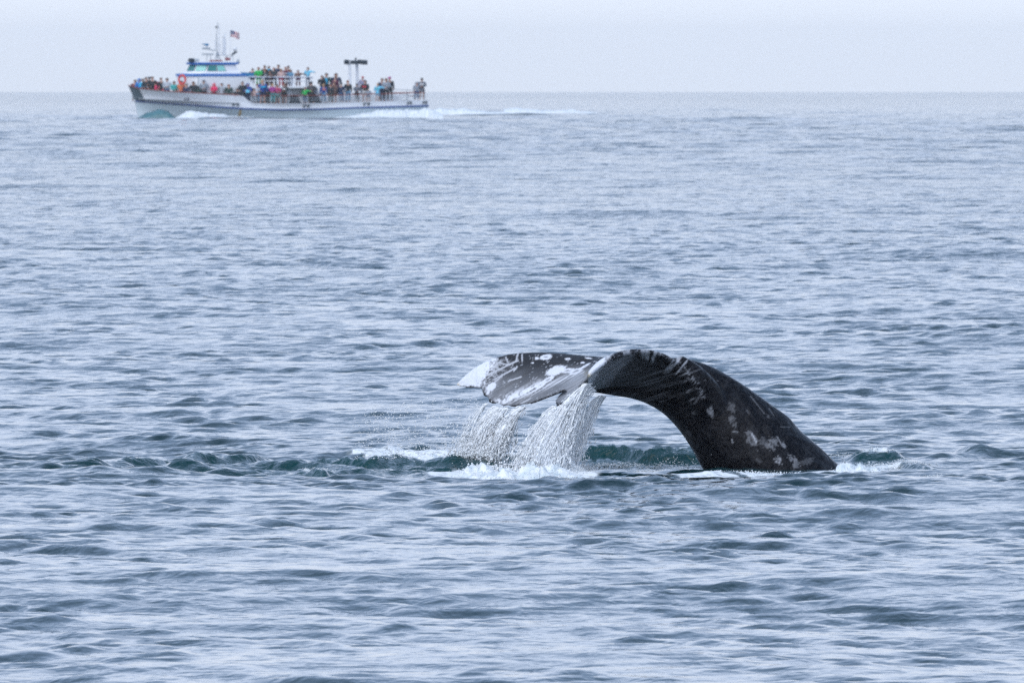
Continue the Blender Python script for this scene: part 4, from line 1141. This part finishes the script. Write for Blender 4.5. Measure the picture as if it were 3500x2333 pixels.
for kind in ('rail', 'sides', 'folded', 'camera', 'point'):
    A = pose_joints(kind)
    J = [(0, 0, .95, .13, .10), (0, 0, 1.15, .125, .09), (0, .0, 1.38, .15, .09), (0, 0, 1.49, .055), (0, -.01, 1.56, .065, .075), (0, -.015, 1.64, .085, .10), (0, 0, 1.71, .06, .07)]
    E = [(0, 1), (1, 2), (2, 3), (3, 4), (4, 5), (5, 6)]
    for sh, el, ha in A:
        n = len(J); J += [(*sh, .06), (*el, .042), (*ha, .03), (ha[0], ha[1] - .05, ha[2] - .03, .038)]; E += [(2, n), (n, n + 1), (n + 1, n + 2), (n + 2, n + 3)]
    for s in (1, -1):
        n = len(J); J += [(s * .10, 0, .88, .085), (s * .11, -.02, .48, .055), (s * .12, .02, .10, .04), (s * .13, -.12, .035, .035)]; E += [(0, n), (n, n + 1), (n + 1, n + 2), (n + 2, n + 3)]
    body = skin_body('body_' + kind, J, E, 0)
    # jacket: trunk and sleeves
    J = [(0, 0, .86, .17, .13), (0, 0, 1.12, .165, .125), (0, 0, 1.38, .19, .125), (0, 0, 1.47, .09, .085)]; E = [(0, 1), (1, 2), (2, 3)]
    for sh, el, ha in A:
        n = len(J); e2 = Vector(el).lerp(Vector(ha), .85); J += [(*sh, .088), (*el, .068), (*e2, .052)]; E += [(2, n), (n, n + 1), (n + 1, n + 2)]
    jack = skin_body('jacket_' + kind, J, E, 1)
    PROTO[kind] = (body, jack)
def legs(short):
    J = [(0, 0, .93, .155, .12)]; E = []
    for s in (1, -1):
        n = len(J); J += [(s * .10, 0, .84, .105)]; E += [(0, n)]
        if short: J += [(s * .115, -.01, .56, .10)]; E += [(n, n + 1)]
        else: J += [(s * .11, -.02, .48, .078), (s * .12, .02, .10, .062)]; E += [(n, n + 1), (n + 1, n + 2)]
    return skin_body('trousers', J, E, 0)
TR, SHO = legs(False), legs(True)
def head_shell(kind):
    bm = bmesh.new(); bmesh.ops.create_uvsphere(bm, u_segments=12, v_segments=8, radius=.125)
    for v in bm.verts:
        if kind == 'hair' and v.co.z < .055 and v.co.y < .03: v.co *= .66
        if kind == 'long' and v.co.y < .02 and -.01 <= v.co.z < .055: v.co *= .66
        if kind == 'long' and v.co.z < -.01:
            if v.co.y < .02: v.co *= .66
            else: v.co.z *= 2.2
        if kind == 'hood':
            v.co *= 1.12
            if v.co.y < -.06: v.co.y = -.06
            if v.co.z < -.05: v.co.z -= .06
        if kind in ('cap', 'beanie') and v.co.z < .01: v.co *= .70 if v.co.y < .02 or kind == 'cap' else 1
        v.co.z *= 1.02; v.co.y += .01
    if kind == 'cap':
        add_prism(bm, [(-.09, -.08, .02), (.09, -.08, .02), (.07, -.21, .005), (-.07, -.21, .005)], (0, 0, .02))
    bmesh.ops.translate(bm, verts=bm.verts, vec=(0, -.005, 1.665))
    me = bpy.data.meshes.new(kind); bmesh.ops.recalc_face_normals(bm, faces=bm.faces); bm.to_mesh(me); bm.free()
    for p in me.polygons: p.use_smooth = True
    return me
HS = {k: head_shell(k) for k in ('hair', 'long', 'hood', 'cap', 'beanie')}
for me in [m for pr in PROTO.values() for m in pr] + [TR, SHO] + list(HS.values()):
    me.materials.clear(); me.materials.append(None)
CM = {}
def cloth(c):
    if c not in CM: CM[c] = worn('cloth_%d' % len(CM), c, .8, .25, 4)
    return CM[c]
SKINS = [pmat('skin_tone', c, .6) for c in ((.50, .28, .20), (.42, .22, .15), (.56, .33, .25))]
def dressed(name, me, mat, parent=None):
    o = bpy.data.objects.new(name, me); COL.objects.link(o); o.parent = parent
    o.material_slots[0].link = 'OBJECT'; o.material_slots[0].material = mat
    return o
K = dict(black=(.010, .018, .026), navy=(.012, .03, .085), char=(.03, .04, .05), dgreen=(.012, .06, .055), grey=(.28, .32, .38), lgrey=(.48, .52, .58), mgrey=(.13, .15, .19),
         blue=(.01, .22, .62), royal=(.01, .06, .30), sky=(.15, .55, .78), teal=(.05, .42, .42), cyan=(.02, .45, .75), red=(.55, .02, .05), pink=(.75, .03, .13), maroon=(.12, .02, .05),
         orange=(.72, .20, .08), purple=(.35, .04, .27), rasp=(.38, .03, .11), green=(.01, .42, .08), brown=(.13, .07, .06), beige=(.52, .42, .42), cream=(.62, .44, .42), jean=(.03, .10, .22), ljean=(.10, .26, .42), white=(.7, .7, .72),
         dhair=(.03, .02, .02), bhair=(.10, .05, .03), blond=(.45, .28, .14), rhair=(.25, .07, .03), magenta=(.42, .02, .25), camo=(.06, .06, .07), lilac=(.30, .30, .42))
# px, head row, feet row (0: full height), across-deck Y, jacket, trousers, head cover, its colour, pose, extra, label
PEOPLE = [
 (464, 275, 0, -.25, 'maroon', 'char', 'hair', 'bhair', 'sides', '', 'maroon top, foremost at the very bow'),
 (479, 271, 0, -.5, 'blue', 'char', 'hood', 'blue', 'sides', '', 'bright blue hood up, second person from the bow'),
 (492, 271, 0, -.9, 'cyan', 'char', 'hair', 'dhair', 'rail', '', 'vivid blue jacket beside the dark coats at the bow'),
 (503, 266, 0, -.5, 'char', 'black', 'hair', 'bhair', 'sides', '', 'charcoal coat right behind the blue jackets at the bow'),
 (513, 264, 0, -1.1, 'char', 'black', 'cap', 'mgrey', 'folded', '', 'tall in grey cap and dark coat with clasped hands at the bow'),
 (524, 264, 0, -.7, 'black', 'black', 'hair', 'bhair', 'sides', '', 'bare headed in broad black coat left of the red jackets'),
 (534, 286, 0, -1.6, 'rasp', 'rasp', 'hair', 'bhair', 'rail', '', 'dark crimson jacket leaning on the bow rail'),
 (546, 281, 0, -1.6, 'pink', 'char', 'hood', 'pink', 'rail', '', 'bright red hood up, leaning low on the bow rail'),
 (554, 268, 0, -1.3, 'black', 'black', 'hair', 'bhair', 'sides', '', 'black jacket standing over the red jackets'),
 (574, 269, 0, -1.8, 'lgrey', 'jean', 'hair', 'dhair', 'folded', '', 'pale grey sweatshirt left of the life ring'),
 (599, 279, 0, -2.0, 'teal', 'jean', 'long', 'dhair', 'folded', '', 'turquoise top with long dark hair left of the life ring'),
 (622, 278, 0, -2.1, 'orange', 'jean', 'long', 'dhair', 'sides', '', 'orange jacket with long dark hair under the life ring'),
 (641, 288, 0, -2.3, 'navy', 'navy', 'hair', 'dhair', 'sides', '', 'small in navy top just right of the life ring'),
 (665, 281, 0, -2.3, 'char', 'char', 'hair', 'bhair', 'camera', '', 'slate jacket with hands raised to the face'),
 (680, 296, 0, -2.35, 'dgreen', 'char', 'hair', 'dhair', 'rail', '', 'crouching dark green figure beside the slate jacket'),
 (700, 275, 0, -2.4, 'grey', 'char', 'cap', 'mgrey', 'folded', '', 'grey sweatshirt and cap against the white deckhouse'),
 (735, 287, 0, -2.6, 'pink', 'maroon', 'hood', 'pink', 'folded', '', 'hot pink hooded top against the white deckhouse'),
 (760, 286, 0, -2.6, 'lgrey', 'lgrey', 'long', 'dhair', 'camera', '', 'light grey top and long dark hair, hands at face'),
 (785, 290, 0, -2.7, 'dgreen', 'char', 'hair', 'rhair', 'sides', '', 'bottle green jacket alone before the deckhouse wall'),
 (813, 304, 0, -2.75, 'black', 'black', 'hair', 'dhair', 'rail', '', 'bent low in black where the bulwark drops'),
 (831, 281, 0, -2.6, 'black', 'char', 'hair', 'bhair', 'rail', '', 'tall in black jacket where the bulwark drops'),
 (849, 287, 353, -2.8, 'royal', 'navy', 'hood', 'royal', 'rail', 'sky', 'royal blue jacket holding something pale blue'),
 (872, 304, 354, -2.9, 'cream', 'lgrey', 'hair', 'bhair', 'sides', '', 'small child in cream top at the rail'),
 (882, 288, 354, -2.7, 'lgrey', 'ljean', 'hair', 'bhair', 'sides', '', 'pale grey sweater behind the child in cream'),
 (899, 276, 354.5, -2.7, 'royal', 'navy*', 'hair', 'blond', 'sides', 'cyan', 'big navy blue jacket and shorts at the rail'),
 (915, 287, 354.5, -2.3, 'dgreen', 'dgreen', 'hair', 'bhair', 'sides', '', 'dark green jacket half hidden behind the big blue jacket'),
 (934, 288, 354.5, -2.8, 'purple', 'teal', 'hair', 'blond', 'rail', '', 'bright purple jacket at the rail'),
 (950, 291, 354.5, -2.8, 'rasp', 'teal*', 'hair', 'bhair', 'rail', '', 'raspberry jacket and turquoise shorts at the rail'),
 (974, 286, 354.5, -2.8, 'black', 'black*', 'long', 'bhair', 'folded', 'white', 'black jacket and shorts with bare legs at the rail'),
 (1045, 300, 354, -2.8, 'green', 'jean', 'hair', 'bhair', 'point', '', 'child in bright green hooded top at the lower rail'),
 (1065, 282, 353.5, -2.8, 'camo', 'black', 'cap', 'black', 'folded', '', 'bulky mottled dark coat and black cap beside the green child'),
 (1107, 289, 352, -2.8, 'royal', 'ljean', 'hair', 'blond', 'sides', 'orange', 'fair haired, blue jersey with an orange print'),
 (1100, 260, 331, .2, 'black', 'black', 'hair', 'bhair', 'rail', '', 'black jacket standing high left of the pale blue shirt'),
 (1115, 252.5, 331, .2, 'dgreen', 'black', 'hair', 'dhair', 'sides', 'cyan', 'tallest behind the blue jersey, blue shirt under open dark jacket'),
 (1148, 253, 331, .4, 'navy', 'navy', 'hair', 'bhair', 'sides', '', 'broad navy jacket standing highest left of the gantry posts'),
 (1145, 265, 331, -.5, 'maroon', 'char', 'hair', 'bhair', 'sides', '', 'dark maroon top directly before the broad navy jacket'),
 (1143, 283, 351, -2.4, 'brown', 'brown*', 'hair', 'bhair', 'rail', '', 'brown jacket and shorts leaning on the rail'),
 (1131, 291, 351, -2.8, 'char', 'dgreen', 'hair', 'rhair', 'rail', '', 'small in charcoal with red hair beside the brown jacket'),
 (1167, 285, 351, -2.8, 'navy', 'jean', 'cap', 'black', 'sides', '', 'navy top, black cap and jeans left of the gantry'),
 (1190, 277, 350, -2.8, 'black', 'ljean', 'hair', 'rhair', 'sides', '', 'red haired, black jacket and pale jeans at the gantry foot'),
 (1220, 288, 349.5, -2.8, 'mgrey', 'black', 'cap', 'black', 'folded', '', 'dark grey top and black cap right of the gantry'),
 (1239, 263, 328, .0, 'lilac', 'mgrey', 'cap', 'red', 'sides', '', 'lilac grey top and red cap standing high behind the rail'),
 (1248, 277, 348.5, -2.5, 'black', 'white*', 'hair', 'bhair', 'folded', 'red', 'black sweatshirt with red print and white shorts'),
 (1259, 304, 348.5, -2.85, 'grey', 'grey*', 'hair', 'blond', 'rail', '', 'blond child in grey bending over the rail'),
 (1291, 287, 347.5, -2.8, 'sky', 'sky*', 'hair', 'blond', 'point', 'teal', 'blond child in light blue top'),
 (1306, 270, 346.5, -1.6, 'navy', 'navy', 'hair', 'bhair', 'sides', '', 'navy jacket leaning behind the light blue child'),
 (1320, 270, 347, -2.6, 'grey', 'black', 'hair', 'bhair', 'folded', 'lgrey', 'grey striped sweater and black trousers'),
 (1332, 265, 346.5, -2.3, 'black', 'black', 'beanie', 'magenta', 'sides', '', 'black coat and magenta woolly hat'),
 (1424, 282, 343, -2.6, 'grey', 'jean', 'hood', 'grey', 'sides', '', 'grey hooded top and jeans, second from the stern'),
 (1442, 269, 342.5, -2.6, 'mgrey', 'mgrey*', 'cap', 'black', 'folded', 'white', 'dark grey sweatshirt, shorts and cap, last at the stern'),
 (864, 236, 297, -1.0, 'maroon', 'char', 'hair', 'dhair', 'sides', '', 'leaning dark figure behind the blue weather cloth'),
 (886, 232, 297, -2.2, 'green', 'green', 'hair', 'rhair', 'rail', '', 'vivid green jacket on the upper deck'),
 (905, 225.5, 297, -1.2, 'dgreen', 'char', 'hair', 'bhair', 'sides', '', 'dark teal coat behind the vivid green jacket, upper deck'),
 (907, 240, 297, -2.3, 'char', 'char', 'hair', 'rhair', 'rail', 'lgrey', 'charcoal jacket with a pale badge, upper deck'),
 (921, 228, 297, -1.4, 'black', 'char', 'hair', 'dhair', 'sides', 'cyan', 'black jacket with bright cyan scarf, upper deck'),
 (924, 245, 297, -2.4, 'brown', 'brown', 'hair', 'bhair', 'rail', '', 'short brown jacket below the cyan scarf, upper deck'),
 (938, 233, 297, -1.8, 'char', 'char', 'hair', 'rhair', 'rail', '', 'slate jacket left of the tallest upper deck passenger'),
 (952, 224, 297, -1.5, 'navy', 'navy', 'hair', 'bhair', 'folded', '', 'tallest upper deck passenger in navy jacket'),
 (962, 237, 297, -2.3, 'cream', 'red', 'hair', 'blond', 'sides', '', 'pale pink top with red trousers, upper deck'),
 (977, 231, 297, -2.0, 'maroon', 'maroon', 'hair', 'rhair', 'folded', 'lgrey', 'dark maroon jacket with pale patch, upper deck'),
 (986, 227, 297, -1.4, 'black', 'black', 'hair', 'dhair', 'sides', '', 'black hair and black coat behind the maroon jacket, upper deck'),
 (994, 239, 297, -2.3, 'ljean', 'jean', 'hair', 'bhair', 'rail', '', 'dusty blue jacket leaning on the upper rail'),
 (1020, 242, 297, -2.2, 'brown', 'maroon', 'hair', 'bhair', 'point', '', 'plum brown jacket reaching an arm along the upper rail'),
 (1053, 232, 297, -2.2, 'sky', 'navy', 'hair', 'bhair', 'point', '', 'light blue jacket at the aft end of the upper deck'),
]
PS = 72.5
for i, (px, hy, fy, Y, jc, tcn, hk, hc, pose, extra, lab) in enumerate(PEOPLE):
    if fy == 0: fy = hy + (72 if hy < 285 else 62)
    h = (fy - hy) / PS; wd = max(h, .82 if h < .8 else h) if h > .75 else .78
    if fy > 0 and fy != 297 and fy > 335 or i < 21: Y = min(max(Y, -(hb((px - 443) / 1022, 0) - .45), -(hb((px - 463) / 1022, 1) - .55)) if px < 640 else max(Y, -(hb((px - 443) / 1022, 0) - .45)), 1.5)
    X = bx(px, Y); z = bz(fy)
    rr = np.random.RandomState(i + 5)
    body, jack = PROTO[pose]
    o = dressed('person', body, SKINS[i % 3])
    o.location = BO + Matrix.Rotation(YAW, 3, 'Z') @ Vector((X, Y, z))
    mirror = -1 if (i % 2 and pose == 'point') else 1
    if px in (1290, 1053, 1045): mirror = 1
    o.rotation_euler = (rad(rr.uniform(-1, 4) if pose == 'rail' else 0), 0, rad(rr.uniform(-28, 28)))
    bw = 1.24 * wd * (1.12 if lab.startswith(('big', 'broad', 'bulky', 'bare headed')) else rr.uniform(.92, 1.05))
    o.scale = (bw * mirror, bw, h)
    dressed('jacket', jack, cloth(K[jc]), o)
    short = tcn.endswith('*')
    dressed('shorts' if short else 'trousers', SHO if short else TR, cloth(K[tcn.rstrip('*')]), o)
    c = dressed({'hair': 'hair', 'long': 'hair', 'hood': 'hood', 'cap': 'cap', 'beanie': 'woolly_hat'}[hk], HS[hk], cloth(K[hc]), o)
    if extra:
        bm = bmesh.new()
        if 'scarf' in lab: add_bar(bm, (0, -.02, 1.44), (0, -.02, 1.53), .125, 10)
        elif 'holding' in lab: add_box(bm, (-.14, -.48, .95), (.14, -.34, 1.22))
        elif 'open dark jacket' in lab: add_box(bm, (-.07, -.155, .95), (.07, -.10, 1.42))
        elif 'badge' in lab or 'patch' in lab: add_box(bm, (-.02, -.17, 1.16), (.13, -.12, 1.27))
        elif 'striped' in lab:
            for k in range(4): add_box(bm, (-.19, -.155, .95 + k * .12), (.19, -.10, .99 + k * .12))
        else: add_box(bm, (-.14, -.165, 1.22), (.14, -.10, 1.32))
        me = bpy.data.meshes.new('trim'); bm.to_mesh(me); bm.free(); me.materials.append(None)
        dressed({'scarf': 'scarf'}.get('scarf' if 'scarf' in lab else '', 'shirt_print' if 'holding' not in lab else 'folded_cloth'), me, cloth(K[extra]), o)
    tag(o, 'person: ' + lab, 'person', 'passengers on the boat')
# life ring hung on the deckhouse front
def life_ring():
    bm = bmesh.new(); R, r = .31, .085; vs = []
    for i in range(24):
        a = 2 * math.pi * i / 24; ring = []
        for j in range(8):
            b = 2 * math.pi * j / 8; q = R + r * math.cos(b)
            ring.append(bm.verts.new((q * math.cos(a), r * math.sin(b), q * math.sin(a) * 1.12)))
        vs.append(ring)
    for i in range(24):
        for j in range(8):
            f = bm.faces.new((vs[i][j], vs[(i + 1) % 24][j], vs[(i + 1) % 24][(j + 1) % 8], vs[i][(j + 1) % 8]))
    bmesh.ops.recalc_face_normals(bm, faces=bm.faces)
    me = bpy.data.meshes.new('life_ring'); bm.to_mesh(me); bm.free()
    for p in me.polygons: p.use_smooth = True
    o = link('life_ring', me, RING)
    Yr = -1.95; v = Matrix.Rotation(YAW, 3, 'Z') @ Vector((bx(626, Yr) - .0, Yr, bz(273)))
    o.location = BO + v; o.rotation_euler = (0, rad(8), YAW + rad(-46))
    tag(o, 'orange red life ring hanging on the white deckhouse front', 'life ring')
life_ring()
